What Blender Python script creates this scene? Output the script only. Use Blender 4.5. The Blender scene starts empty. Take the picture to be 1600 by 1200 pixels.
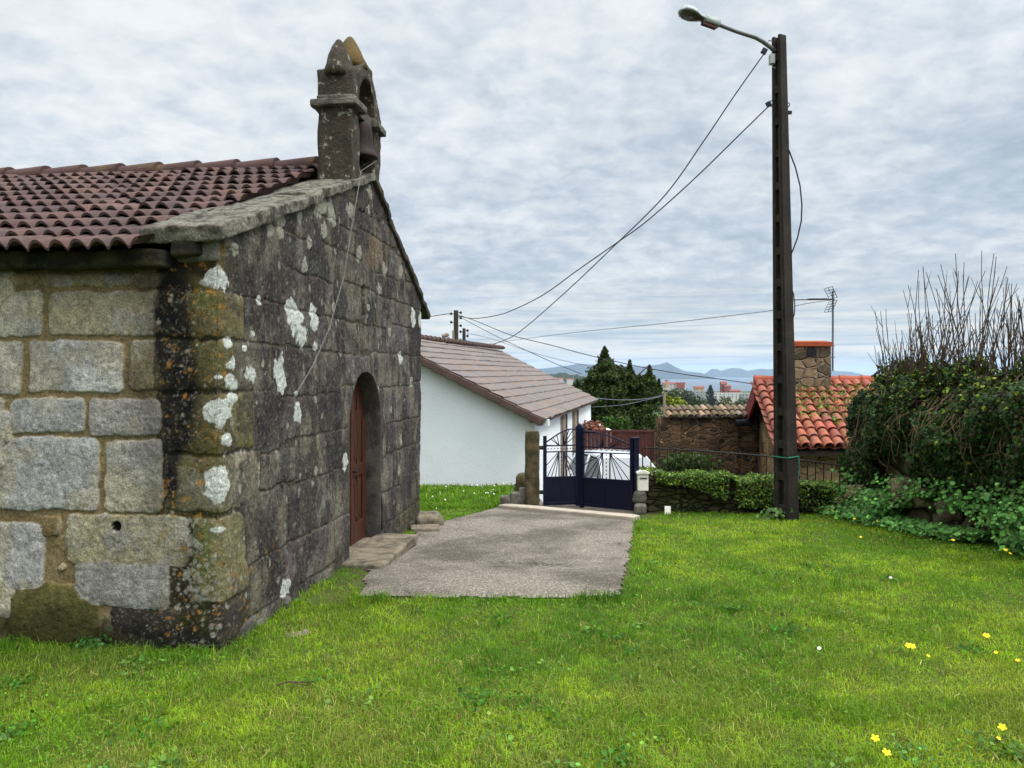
import bpy, bmesh, math, random
import numpy as np
from mathutils import Vector, Matrix
random.seed(7)
RNG = np.random.default_rng(11)
SC = bpy.context.scene
COL = SC.collection
R = math.radians
EYE = 1.7
CX, CY, FP = 800.0, 582.0, 1200.0

def V3(*a): return Vector(a)
def at(x, y, Y):
    """world point that stands Y metres ahead and is seen at (x, y) of the 1600x1200 photograph"""
    return Vector(((x-CX)/FP*Y, Y, EYE-(y-CY)/FP*Y))
def lin(c):
    c = c/255.0
    return c/12.92 if c <= .04045 else ((c+.055)/1.055)**2.4
def S(r, g, b, k=1.0): return (lin(r)*k, lin(g)*k, lin(b)*k, 1.0)
def SA(r, g, b, k=1.0): return np.array([lin(r)*k, lin(g)*k, lin(b)*k])

# ------------------------------------------------------------------ noise
def _h(ix, iy, iz, seed):
    n = (ix*374761393 + iy*668265263 + iz*2147483647 + seed*1442695) & 0xffffffff
    n = ((n ^ (n >> 13))*1274126177) & 0xffffffff
    n = ((n ^ (n >> 15))*2246822519) & 0xffffffff
    return ((n ^ (n >> 16)) & 0xffffff)/float(0xffffff)
def vn2(x, y, seed=0):
    x = np.asarray(x, float); y = np.asarray(y, float)
    ix = np.floor(x).astype(np.int64); iy = np.floor(y).astype(np.int64)
    fx = x-ix; fy = y-iy
    fx = fx*fx*(3-2*fx); fy = fy*fy*(3-2*fy)
    z = np.zeros_like(ix)
    a = _h(ix, iy, z, seed); b = _h(ix+1, iy, z, seed); c = _h(ix, iy+1, z, seed); d = _h(ix+1, iy+1, z, seed)
    return (a*(1-fx)+b*fx)*(1-fy)+(c*(1-fx)+d*fx)*fy
def fb2(x, y, o=4, seed=0, g=.5):
    s = 0; a = 1; t = 0; f = 1
    for i in range(o):
        s = s + a*vn2(x*f+i*17.3, y*f-i*9.1, seed+i); t += a; a *= g; f *= 2.03
    return s/t
def vn3(x, y, z, seed=0):
    x = np.asarray(x, float); y = np.asarray(y, float); z = np.asarray(z, float)
    ix = np.floor(x).astype(np.int64); iy = np.floor(y).astype(np.int64); iz = np.floor(z).astype(np.int64)
    fx = x-ix; fy = y-iy; fz = z-iz
    fx = fx*fx*(3-2*fx); fy = fy*fy*(3-2*fy); fz = fz*fz*(3-2*fz)
    r = 0
    for dz, wz in ((0, 1-fz), (1, fz)):
        for dy, wy in ((0, 1-fy), (1, fy)):
            for dx, wx in ((0, 1-fx), (1, fx)):
                r = r + wx*wy*wz*_h(ix+dx, iy+dy, iz+dz, seed)
    return r
def fb3(x, y, z, o=3, seed=0):
    s = 0; a = 1; t = 0; f = 1
    for i in range(o):
        s = s+a*vn3(x*f+i*7.7, y*f+i*3.1, z*f-i*5.3, seed+i); t += a; a *= .5; f *= 2.03
    return s/t
def sst(a, b, x):
    t = np.clip((x-a)/(b-a), 0, 1); return t*t*(3-2*t)

# ------------------------------------------------------------------ objects
def wl(o):
    v = Vector((0, 0, 0))
    while o is not None: v = v+o.location; o = o.parent
    return v
def tag(o, label=None, cat=None, group=None, kind=None):
    if label: o['label'] = label
    if cat: o['category'] = cat
    if group: o['group'] = group
    if kind: o['kind'] = kind
    return o
def thing(name, loc, label, cat, group=None):
    o = bpy.data.objects.new(name, None); COL.objects.link(o); o.location = loc
    o.empty_display_size = .2
    return tag(o, label, cat, group)
def link(name, me, parent):
    o = bpy.data.objects.new(name, me); COL.objects.link(o)
    if parent is not None: o.parent = parent
    return o
def npmesh(name, V, F, mat, parent=None, col=None, smooth=True, extra=None):
    """V (n,3) world points, F (m,k) faces; col per vertex"""
    V = np.asarray(V, np.float64)
    if parent is not None: V = V-np.array(wl(parent))
    F = np.asarray(F, np.int64)
    me = bpy.data.meshes.new(name)
    me.vertices.add(len(V)); me.vertices.foreach_set('co', V.astype(np.float32).ravel())
    me.loops.add(F.size); me.loops.foreach_set('vertex_index', F.astype(np.int32).ravel())
    me.polygons.add(len(F)); me.polygons.foreach_set('loop_start', np.arange(0, F.size, F.shape[1], dtype=np.int32))
    me.polygons.foreach_set('use_smooth', np.full(len(F), smooth, dtype=bool))
    me.update(calc_edges=True)
    if col is not None:
        c = np.ones((len(V), 4), np.float32); c[:, :3] = col
        a = me.color_attributes.new('Col', 'FLOAT_COLOR', 'POINT'); a.data.foreach_set('color', c.ravel())
    if extra:
        for k, arr in extra.items():
            a = me.attributes.new(k, 'FLOAT', 'POINT'); a.data.foreach_set('value', np.asarray(arr, np.float32))
    me.materials.append(mat)
    return link(name, me, parent)

class MB:
    def __init__(s): s.v = []; s.f = []
    def add(s, vs, fs):
        b = len(s.v); s.v += [tuple(p) for p in vs]; s.f += [tuple(i+b for i in f) for f in fs]
    def box(s, c, ax, ay, az):
        c, ax, ay, az = map(Vector, (c, ax, ay, az))
        vs = [c+i*ax+j*ay+k*az for k in (-1, 1) for j in (-1, 1) for i in (-1, 1)]
        fs = [(0, 2, 3, 1), (4, 5, 7, 6), (0, 1, 5, 4), (2, 6, 7, 3), (0, 4, 6, 2), (1, 3, 7, 5)]
        if ax.cross(ay).dot(az) < 0: fs = [f[::-1] for f in fs]
        s.add(vs, fs)
    def bx(s, x0, x1, y0, y1, z0, z1):
        s.box(((x0+x1)/2, (y0+y1)/2, (z0+z1)/2), ((x1-x0)/2, 0, 0), (0, (y1-y0)/2, 0), (0, 0, (z1-z0)/2))
    def tube(s, pts, r0, r1=None, n=6, cap=True):
        pts = [Vector(p) for p in pts]
        if r1 is None: r1 = r0
        b = len(s.v); m = len(pts); ref = None
        for i, p in enumerate(pts):
            t = (pts[min(i+1, m-1)]-pts[max(i-1, 0)]).normalized()
            if ref is None:
                ref = Vector((0, 0, 1)) if abs(t.z) < .9 else Vector((1, 0, 0))
            a = t.cross(ref).normalized(); c = a.cross(t).normalized(); ref = c
            r = r0+(r1-r0)*i/max(m-1, 1)
            for k in range(n):
                an = 2*math.pi*k/n
                s.v.append(tuple(p+a*(r*math.cos(an))+c*(r*math.sin(an))))
        for i in range(m-1):
            for k in range(n):
                k2 = (k+1) % n
                s.f.append((b+i*n+k, b+i*n+k2, b+(i+1)*n+k2, b+(i+1)*n+k))
        if cap:
            s.f.append(tuple(b+k for k in range(n))[::-1]); s.f.append(tuple(b+(m-1)*n+k for k in range(n)))
    def lathe(s, c, axis, prof, n=16, ref=None):
        """prof list of (r, h) along axis from c"""
        c = Vector(c); t = Vector(axis).normalized()
        if ref is None: ref = Vector((0, 0, 1)) if abs(t.z) < .9 else Vector((1, 0, 0))
        a = t.cross(ref).normalized(); d = a.cross(t).normalized()
        b = len(s.v)
        for r, h in prof:
            for k in range(n):
                an = 2*math.pi*k/n
                s.v.append(tuple(c+t*h+a*(r*math.cos(an))+d*(r*math.sin(an))))
        for i in range(len(prof)-1):
            for k in range(n):
                k2 = (k+1) % n
                s.f.append((b+i*n+k, b+i*n+k2, b+(i+1)*n+k2, b+(i+1)*n+k))
        s.f.append(tuple(b+k for k in range(n))[::-1]); s.f.append(tuple(b+(len(prof)-1)*n+k for k in range(n)))
    def prism(s, poly, off):
        """closed polygon of world points extruded by the vector off"""
        off = Vector(off); n = len(poly); b = len(s.v)
        s.v += [tuple(Vector(p)) for p in poly]+[tuple(Vector(p)+off) for p in poly]
        s.f.append(tuple(b+i for i in range(n))[::-1]); s.f.append(tuple(b+n+i for i in range(n)))
        for i in range(n):
            j = (i+1) % n
            s.f.append((b+i, b+j, b+n+j, b+n+i))
    def rock(s, c, ax, ay, az, cuts=5, rnd=.35, amp=.03, seed=0, freq=4.0):
        """a rough stone: rounded, noise-worn block with the half axes ax, ay, az"""
        c, ax, ay, az = map(Vector, (c, ax, ay, az))
        n = cuts+1; idx = {}; vs = []; fs = []
        def vid(i, j, k):
            key = (i, j, k)
            if key not in idx:
                idx[key] = len(vs); vs.append((2*i/n-1, 2*j/n-1, 2*k/n-1))
            return idx[key]
        for i in range(n):
            for j in range(n):
                fs += [(vid(i, j, 0), vid(i, j+1, 0), vid(i+1, j+1, 0), vid(i+1, j, 0)), (vid(i, j, n), vid(i+1, j, n), vid(i+1, j+1, n), vid(i, j+1, n)),
                       (vid(i, 0, j), vid(i+1, 0, j), vid(i+1, 0, j+1), vid(i, 0, j+1)), (vid(i, n, j), vid(i, n, j+1), vid(i+1, n, j+1), vid(i+1, n, j)),
                       (vid(0, i, j), vid(0, i, j+1), vid(0, i+1, j+1), vid(0, i+1, j)), (vid(n, i, j), vid(n, i+1, j), vid(n, i+1, j+1), vid(n, i, j+1))]
        P = np.array(vs)
        L = np.array([ax.length, ay.length, az.length]); rr = rnd*L.min()
        q = P*L; inner = np.maximum(L-rr, 0)
        cl = np.clip(q, -inner, inner); dlt = q-cl
        ln = np.linalg.norm(dlt, axis=1, keepdims=True); ln[ln < 1e-9] = 1
        q = np.where(np.linalg.norm(dlt, axis=1, keepdims=True) > 1e-9, cl+dlt/ln*np.minimum(rr, ln), q)
        W = np.array(c)+q[:, :1]*np.array(ax.normalized())+q[:, 1:2]*np.array(ay.normalized())+q[:, 2:3]*np.array(az.normalized())
        for a in range(3):
            W[:, a] += amp*2*(fb3(W[:, 0]*freq, W[:, 1]*freq, W[:, 2]*freq, 3, seed+a*31)-.5)
        if ax.cross(ay).dot(az) < 0: fs = [f[::-1] for f in fs]
        s.add([tuple(w) for w in W], fs)
    def build(s, name, mat, parent=None, smooth=False, bevel=0, segs=2, auto=None):
        off = wl(parent) if parent is not None else Vector((0, 0, 0))
        me = bpy.data.meshes.new(name)
        me.from_pydata([tuple(Vector(v)-off) for v in s.v], [], s.f); me.update()
        if smooth: me.polygons.foreach_set('use_smooth', [True]*len(me.polygons))
        me.materials.append(mat)
        o = link(name, me, parent)
        if bevel:
            m = o.modifiers.new('Bevel', 'BEVEL'); m.width = bevel; m.segments = segs; m.limit_method = 'ANGLE'; m.angle_limit = R(40)
        return o
def copy_tree(o, parent=None):
    c = o.copy(); COL.objects.link(c); c.parent = parent
    for ch in list(o.children): copy_tree(ch, c)
    return c

# ------------------------------------------------------------------ materials
def new_mat(name):
    m = bpy.data.materials.new(name); m.use_nodes = True
    nt = m.node_tree; b = nt.nodes['Principled BSDF']
    return m, nt, b
def nd(nt, t, **k):
    n = nt.nodes.new(t)
    for a, v in k.items():
        if a.startswith('i_'):
            n.inputs[a[2:].replace('_', ' ')].default_value = v
        else: setattr(n, a, v)
    return n
def ramp(nt, pts):
    n = nt.nodes.new('ShaderNodeValToRGB'); e = n.color_ramp.elements
    while len(e) < len(pts): e.new(.5)
    for i, (p, c) in enumerate(pts):
        e[i].position = p; e[i].color = c if hasattr(c, '__len__') else (c, c, c, 1)
    return n
def M(name, base=None, rough=.8, var=.25, scale=6, detail=6, bump=.15, bscale=40, bdist=.02, metal=0, attr=False, second=None, sec=(.45, .65), secscale=2.0, fine=0.0, fscale=150, spec=.3, coat=0):
    """procedural surface: base colour (or the Col attribute) broken by noise, a second colour in blotches, fine grain and bump"""
    m, nt, b = new_mat(name); L = nt.links.new
    tc = nd(nt, 'ShaderNodeTexCoord')
    n1 = nd(nt, 'ShaderNodeTexNoise', i_Scale=scale, i_Detail=detail, i_Roughness=.62); L(tc.outputs['Object'], n1.inputs['Vector'])
    if attr:
        a = nd(nt, 'ShaderNodeAttribute', attribute_name='Col'); src = a.outputs['Color']
    else:
        c = nd(nt, 'ShaderNodeRGB'); c.outputs[0].default_value = base; src = c.outputs[0]
    if second is not None:
        n2 = nd(nt, 'ShaderNodeTexNoise', i_Scale=secscale, i_Detail=7, i_Roughness=.68); L(tc.outputs['Object'], n2.inputs['Vector'])
        r2 = ramp(nt, [(sec[0], 0.0), (sec[1], 1.0)]); L(n2.outputs['Fac'], r2.inputs['Fac'])
        mx = nd(nt, 'ShaderNodeMix', data_type='RGBA'); L(r2.outputs['Color'], mx.inputs['Factor']); L(src, mx.inputs['A']); mx.inputs['B'].default_value = second
        src = mx.outputs['Result']
    rv = ramp(nt, [(.25, 1-var), (.75, 1+var)]); L(n1.outputs['Fac'], rv.inputs['Fac'])
    mul = nd(nt, 'ShaderNodeMix', data_type='RGBA', blend_type='MULTIPLY'); mul.inputs['Factor'].default_value = 1
    L(src, mul.inputs['A']); L(rv.outputs['Color'], mul.inputs['B']); src = mul.outputs['Result']
    if fine:
        n3 = nd(nt, 'ShaderNodeTexNoise', i_Scale=fscale, i_Detail=3, i_Roughness=.7); L(tc.outputs['Object'], n3.inputs['Vector'])
        r3 = ramp(nt, [(.3, 1-fine), (.7, 1+fine)]); L(n3.outputs['Fac'], r3.inputs['Fac'])
        m3 = nd(nt, 'ShaderNodeMix', data_type='RGBA', blend_type='MULTIPLY'); m3.inputs['Factor'].default_value = 1
        L(src, m3.inputs['A']); L(r3.outputs['Color'], m3.inputs['B']); src = m3.outputs['Result']
    L(src, b.inputs['Base Color'])
    b.inputs['Roughness'].default_value = rough; b.inputs['Metallic'].default_value = metal
    b.inputs['Specular IOR Level'].default_value = spec; b.inputs['Coat Weight'].default_value = coat
    if bump:
        nb = nd(nt, 'ShaderNodeTexNoise', i_Scale=bscale, i_Detail=5, i_Roughness=.65); L(tc.outputs['Object'], nb.inputs['Vector'])
        bp = nd(nt, 'ShaderNodeBump', i_Strength=bump, i_Distance=bdist); L(nb.outputs['Fac'], bp.inputs['Height']); L(bp.outputs['Normal'], b.inputs['Normal'])
    return m
def leaf_mat(name, transl=.35, rough=.5, spec=.3):
    m, nt, b = new_mat(name); L = nt.links.new
    a = nd(nt, 'ShaderNodeAttribute', attribute_name='Col')
    L(a.outputs['Color'], b.inputs['Base Color']); b.inputs['Roughness'].default_value = rough; b.inputs['Specular IOR Level'].default_value = spec
    t = nd(nt, 'ShaderNodeBsdfTranslucent')
    g = nd(nt, 'ShaderNodeMix', data_type='RGBA', blend_type='MULTIPLY'); g.inputs['Factor'].default_value = 1; g.inputs['B'].default_value = (1.25, 1.15, .5, 1)
    L(a.outputs['Color'], g.inputs['A']); L(g.outputs['Result'], t.inputs['Color'])
    mx = nd(nt, 'ShaderNodeMixShader'); mx.inputs['Fac'].default_value = transl
    L(b.outputs[0], mx.inputs[1]); L(t.outputs[0], mx.inputs[2])
    L(mx.outputs[0], nt.nodes['Material Output'].inputs['Surface'])
    return m
def rubble_mat(name, dark, light, mortar, scale=3.2, stretch=1.7, jw=.05, bump=.8, moss=None):
    m, nt, b = new_mat(name); L = nt.links.new
    tc = nd(nt, 'ShaderNodeTexCoord')
    nw = nd(nt, 'ShaderNodeTexNoise', i_Scale=2.5, i_Detail=4); L(tc.outputs['Object'], nw.inputs['Vector'])
    mp = nd(nt, 'ShaderNodeMapping'); mp.inputs['Scale'].default_value = (1, 1, stretch); L(tc.outputs['Object'], mp.inputs['Vector'])
    ad = nd(nt, 'ShaderNodeVectorMath', operation='MULTIPLY_ADD'); L(nw.outputs['Color'], ad.inputs[0]); ad.inputs[1].default_value = (.25, .25, .25); L(mp.outputs[0], ad.inputs[2])
    ve = nd(nt, 'ShaderNodeTexVoronoi', feature='DISTANCE_TO_EDGE', i_Scale=scale); L(ad.outputs[0], ve.inputs['Vector'])
    vc = nd(nt, 'ShaderNodeTexVoronoi', feature='F1', i_Scale=scale); L(ad.outputs[0], vc.inputs['Vector'])
    sp = nd(nt, 'ShaderNodeSeparateColor'); L(vc.outputs['Color'], sp.inputs[0])
    rc = ramp(nt, [(0, dark), (1, light)]); L(sp.outputs[0], rc.inputs['Fac'])
    nz = nd(nt, 'ShaderNodeTexNoise', i_Scale=14, i_Detail=7, i_Roughness=.7); L(tc.outputs['Object'], nz.inputs['Vector'])
    rz = ramp(nt, [(.25, .55), (.75, 1.45)]); L(nz.outputs['Fac'], rz.inputs['Fac'])
    mu = nd(nt, 'ShaderNodeMix', data_type='RGBA', blend_type='MULTIPLY'); mu.inputs['Factor'].default_value = 1
    L(rc.outputs[0], mu.inputs['A']); L(rz.outputs[0], mu.inputs['B'])
    rj = ramp(nt, [(jw*.4, 0.0), (jw, 1.0)]); L(ve.outputs['Distance'], rj.inputs['Fac'])
    mj = nd(nt, 'ShaderNodeMix', data_type='RGBA'); L(rj.outputs[0], mj.inputs['Factor']); mj.inputs['A'].default_value = mortar; L(mu.outputs['Result'], mj.inputs['B'])
    src = mj.outputs['Result']
    if moss is not None:
        n2 = nd(nt, 'ShaderNodeTexNoise', i_Scale=1.6, i_Detail=8, i_Roughness=.7); L(tc.outputs['Object'], n2.inputs['Vector'])
        r2 = ramp(nt, [(.45, 0.0), (.62, 1.0)]); L(n2.outputs['Fac'], r2.inputs['Fac'])
        mm = nd(nt, 'ShaderNodeMix', data_type='RGBA'); L(r2.outputs[0], mm.inputs['Factor']); L(src, mm.inputs['A']); mm.inputs['B'].default_value = moss; src = mm.outputs['Result']
    L(src, b.inputs['Base Color']); b.inputs['Roughness'].default_value = .92; b.inputs['Specular IOR Level'].default_value = .15
    hm = nd(nt, 'ShaderNodeMath', operation='MULTIPLY_ADD'); L(nz.outputs['Fac'], hm.inputs[0]); hm.inputs[1].default_value = .35
    r4 = ramp(nt, [(0, 0.0), (jw*2.2, 1.0)]); L(ve.outputs['Distance'], r4.inputs['Fac']); L(r4.outputs[0], hm.inputs[2])
    bp = nd(nt, 'ShaderNodeBump', i_Strength=bump, i_Distance=.05); L(hm.outputs[0], bp.inputs['Height']); L(bp.outputs['Normal'], b.inputs['Normal'])
    return m

# ------------------------------------------------------------------ leaves
def leaves(name, P, N, size, mat, col, parent=None, shape='leaf', tilt=.6, seed=3, up=None):
    """one mesh of many small leaves at the points P facing about N"""
    rg = np.random.default_rng(seed); n = len(P)
    N = N/np.maximum(np.linalg.norm(N, axis=1, keepdims=True), 1e-6)+rg.normal(0, tilt, (n, 3))
    N /= np.maximum(np.linalg.norm(N, axis=1, keepdims=True), 1e-6)
    T = rg.normal(0, 1, (n, 3))
    if up is not None: T = T*.45+np.array(up)
    T -= (T*N).sum(1, keepdims=True)*N
    T /= np.maximum(np.linalg.norm(T, axis=1, keepdims=True), 1e-6)
    B = np.cross(N, T); size = np.asarray(size).reshape(-1, 1)
    if shape == 'leaf':       # pointed oval, folded on its midrib
        sh = [(-.5, 0, 0), (0, .26, .09), (.5, 0, -.05), (0, -.26, .09)]
        fc = [(0, 1, 2), (0, 2, 3)] ; fc = [(0, 2, 1), (0, 3, 2)]
    elif shape == 'ivy':
        sh = [(-.12, 0, 0.03), (-.42, .16, -.02), (-.1, .5, -.05), (.1, .24, .02), (.6, 0, -.08), (.1, -.24, .02), (-.1, -.5, -.05), (-.42, -.16, -.02)]
        fc = [(0, i, i+1 if i < 7 else 1) for i in range(1, 8)]
    else:                     # round leaf, dished
        sh = [(0, 0, -.06)]+[(.5*math.cos(a), .5*math.sin(a), .04*math.cos(3*a)) for a in [2*math.pi*i/7 for i in range(7)]]
        fc = [(0, i, i+1 if i < 7 else 1) for i in range(1, 8)]
    k = len(sh); VV = np.zeros((n, k, 3)); CC = np.zeros((n, k, 3))
    for i, (a, b, c) in enumerate(sh):
        VV[:, i] = P+size*(a*T+b*B+c*N); CC[:, i] = col
    FF = (np.array(fc)[None]+(np.arange(n)*k)[:, None, None]).reshape(-1, 3)
    return npmesh(name, VV.reshape(-1, 3), FF, mat, parent, CC.reshape(-1, 3), smooth=False)
def ball(c, r, n, rg, shell=.55):
    d = rg.normal(0, 1, (n, 3)); d /= np.linalg.norm(d, axis=1, keepdims=True)
    rad = (shell+(1-shell)*rg.random(n))[:, None]
    return np.array(c)+d*rad*np.array(r), d
def jit(base, n, rg, amt=.3, hue=.1):
    k = np.exp(rg.normal(0, amt, (n, 1))); c = np.array(base)[None]*k
    return np.clip(c*(1+rg.normal(0, hue, (n, 3))), .002, .9)

# ------------------------------------------------------------------ world, camera, light
w = bpy.data.worlds.new("World"); SC.world = w; w.use_nodes = True
def make_world():
    nt = w.node_tree; L = nt.links.new
    for n in list(nt.nodes): nt.nodes.remove(n)
    out = nd(nt, 'ShaderNodeOutputWorld'); bg = nd(nt, 'ShaderNodeBackground'); bg.inputs['Strength'].default_value = .1
    sky = nd(nt, 'ShaderNodeTexSky', sky_type='NISHITA'); sky.sun_disc = False
    sky.sun_elevation = SUN_EL; sky.sun_rotation = SUN_ROT; sky.altitude = 90
    tc = nd(nt, 'ShaderNodeTexCoord'); sep = nd(nt, 'ShaderNodeSeparateXYZ'); L(tc.outputs['Generated'], sep.inputs[0])
    def math_(op, a, b=None, c=None):
        n = nd(nt, 'ShaderNodeMath', operation=op)
        for i, x in enumerate((a, b, c)):
            if x is None: continue
            if isinstance(x, (int, float)): n.inputs[i].default_value = x
            else: L(x, n.inputs[i])
        return n.outputs[0]
    zc = math_('MAXIMUM', sep.outputs['Z'], 0.0)
    den = math_('ADD', zc, .22)
    px = math_('DIVIDE', sep.outputs['X'], den); py = math_('DIVIDE', sep.outputs['Y'], den)
    cmb = nd(nt, 'ShaderNodeCombineXYZ'); L(px, cmb.inputs[0]); L(py, cmb.inputs[1])
    nA = nd(nt, 'ShaderNodeTexNoise', i_Scale=10.5, i_Detail=11, i_Roughness=.6, i_Distortion=.2); L(cmb.outputs[0], nA.inputs['Vector'])
    nB = nd(nt, 'ShaderNodeTexNoise', i_Scale=2.0, i_Detail=5, i_Roughness=.5); L(cmb.outputs[0], nB.inputs['Vector'])
    mixn = math_('ADD', math_('MULTIPLY', nA.outputs['Fac'], .50), math_('MULTIPLY', nB.outputs['Fac'], .50))
    # bright ceiling high up and on the left, greyer blue sheet lower on the right
    lift = math_('ADD', math_('MULTIPLY', zc, .38), math_('MULTIPLY', sep.outputs['X'], -.075))
    tot = math_('ADD', mixn, math_('ADD', lift, -.065))
    cr = ramp(nt, [(.34, (.37, .44, .52, 1)), (.44, (.46, .525, .60, 1)), (.52, (.565, .62, .675, 1)), (.60, (.67, .71, .745, 1)), (.70, (.77, .795, .815, 1))])
    L(tot, cr.inputs['Fac'])
    # pale cream band of far cloud over the horizon
    hz = nd(nt, 'ShaderNodeMapRange', interpolation_type='SMOOTHSTEP'); L(zc, hz.inputs['Value'])
    hz.inputs['From Min'].default_value = .15; hz.inputs['From Max'].default_value = .03; hz.inputs['To Min'].default_value = 0; hz.inputs['To Max'].default_value = .85
    cs = nd(nt, 'ShaderNodeCombineXYZ'); L(math_('MULTIPLY', sep.outputs['X'], 3.0), cs.inputs[0]); L(math_('MULTIPLY', zc, 62.0), cs.inputs[2])
    nC = nd(nt, 'ShaderNodeTexNoise', i_Scale=1.6, i_Detail=8, i_Roughness=.62, i_Distortion=.6); L(cs.outputs[0], nC.inputs['Vector'])
    crh = ramp(nt, [(.36, (.38, .46, .55, 1)), (.45, (.54, .60, .655, 1)), (.53, (.70, .715, .71, 1)), (.61, (.79, .785, .755, 1))]); L(nC.outputs['Fac'], crh.inputs['Fac'])
    mh = nd(nt, 'ShaderNodeMix', data_type='RGBA'); L(hz.outputs[0], mh.inputs['Factor']); L(cr.outputs[0], mh.inputs['A']); L(crh.outputs[0], mh.inputs['B'])
    # an overcast sky is brighter overhead and round the veiled sun
    br = nd(nt, 'ShaderNodeMapRange', interpolation_type='SMOOTHSTEP'); L(zc, br.inputs['Value'])
    br.inputs['From Min'].default_value = .42; br.inputs['From Max'].default_value = 1.0; br.inputs['To Min'].default_value = 1.0; br.inputs['To Max'].default_value = ZEN
    dt = nd(nt, 'ShaderNodeVectorMath', operation='DOT_PRODUCT'); L(tc.outputs['Generated'], dt.inputs[0]); dt.inputs[1].default_value = SUN_DIR
    gl = nd(nt, 'ShaderNodeMapRange', interpolation_type='SMOOTHSTEP'); L(dt.outputs['Value'], gl.inputs['Value'])
    gl.inputs['From Min'].default_value = .25; gl.inputs['From Max'].default_value = 1.0; gl.inputs['To Min'].default_value = 1.0; gl.inputs['To Max'].default_value = VEIL
    k = math_('MULTIPLY', math_('MULTIPLY', br.outputs[0], gl.outputs[0]), 10.0)
    sc_ = nd(nt, 'ShaderNodeVectorMath', operation='SCALE'); L(mh.outputs['Result'], sc_.inputs[0]); L(k, sc_.inputs['Scale'])
    fin = nd(nt, 'ShaderNodeMix', data_type='RGBA'); fin.inputs['Factor'].default_value = .93; L(sky.outputs[0], fin.inputs['A']); L(sc_.outputs[0], fin.inputs['B'])
    L(fin.outputs['Result'], bg.inputs['Color']); L(bg.outputs[0], out.inputs['Surface'])
ZEN, VEIL = 2.3, 2.4
sun_az = R(118)            # clockwise from straight ahead: to the right, a little behind
SUN_EL = R(52)
SUN_DIR = (math.sin(sun_az)*math.cos(SUN_EL), math.cos(sun_az)*math.cos(SUN_EL), math.sin(SUN_EL))
SUN_ROT = sun_az
make_world()
ld = bpy.data.lights.new('sun', 'SUN'); ld.energy = 1.5; ld.angle = R(14); ld.color = (1, .96, .9)
lo = bpy.data.objects.new('sun', ld); COL.objects.link(lo)
lo.rotation_euler = (-Vector(SUN_DIR)).to_track_quat('-Z', 'Y').to_euler()
cd = bpy.data.cameras.new('camera'); co = bpy.data.objects.new('camera', cd); COL.objects.link(co)
cd.sensor_width = 36; cd.lens = 36*FP/1600; cd.shift_y = -(600-CY)/1600; cd.clip_end = 120000; cd.clip_start = .05
co.location = (0, 0, EYE); co.rotation_euler = (R(90), 0, 0); SC.camera = co
SC.view_settings.view_transform = 'Standard'; SC.view_settings.look = 'None'; SC.view_settings.exposure = .28; SC.view_settings.gamma = 1
SC.cycles.volume_bounces = 1; SC.cycles.max_bounces = 8; SC.cycles.transparent_max_bounces = 12
# ================================================================== SETTING
SLOPE = .055
def yard_z(Y): return -SLOPE*np.maximum(np.asarray(Y, float)-6, 0)
def far_z(Y):
    return np.interp(Y, [10, 11.5, 13, 15, 18, 25, 40, 100, 300, 1000, 2000, 3000, 3500, 4200, 90000],
                     [-.2, -.32, -.8, -1.3, -1.45, -1.9, -4.2, -10, -22, -46, -71, -82, -83.5, -95, -95])
def edge_y(X):   # where the churchyard ends
    return np.interp(X, [-9, .42, .47, 1.75, 4.6, 9], [14.9, 14.9, 11.72, 10.75, 11.15, 12.2])
PATH = [(-1.17, 5.78), (-1.31, 7.0), (-1.27, 8.14), (-1.0, 9.4), (-.9, 9.84), (-.19, 11.42), (.36, 11.55), (.36, 12.1), (1.78, 11.2), (1.74, 10.58), (1.62, 10.02), (.84, 5.78)]
def in_poly(X, Y, poly):
    r = np.zeros(X.shape, bool); n = len(poly)
    for i in range(n):
        x1, y1 = poly[i]; x2, y2 = poly[(i+1) % n]
        c = ((y1 > Y) != (y2 > Y)) & (X < (x2-x1)*(Y-y1)/(y2-y1+1e-12)+x1)
        r ^= c
    return r
def ground(X, Y):
    X = np.asarray(X, float); Y = np.asarray(Y, float)
    Yc = np.maximum(Y, 0)
    a = yard_z(np.minimum(Y, 15)); b = far_z(np.maximum(Yc, 10))
    m = sst(0, .55, Y-edge_y(X))
    z = a*(1-m)+np.minimum(b, a)*m
    und = (fb2(X*1.1, Y*1.1, 3, 5)-.5)*.05
    und = np.where(in_poly(X, Y, PATH), np.minimum(und, -.012), und)
    z = z+und*(1-m)*sst(-40, -10, -np.abs(X))
    far = sst(60, 300, Y)
    z = z+far*(fb2(X/90.0, Y/90.0, 4, 9)-.5)*9*sst(3400, 2500, Y)
    return z
def gz(x, y): return float(ground(np.array([x]), np.array([y]))[0])
def gpt(x, y):
    """where the view ray through a photograph pixel meets the yard"""
    k = (y-CY)/FP; lo_, hi_ = .5, 16.0
    for _ in range(50):
        m = (lo_+hi_)/2
        if EYE-k*m > float(yard_z(m)): lo_ = m
        else: hi_ = m
    return Vector(((x-CX)/FP*m, m, gz((x-CX)/FP*m, m)))

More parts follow.
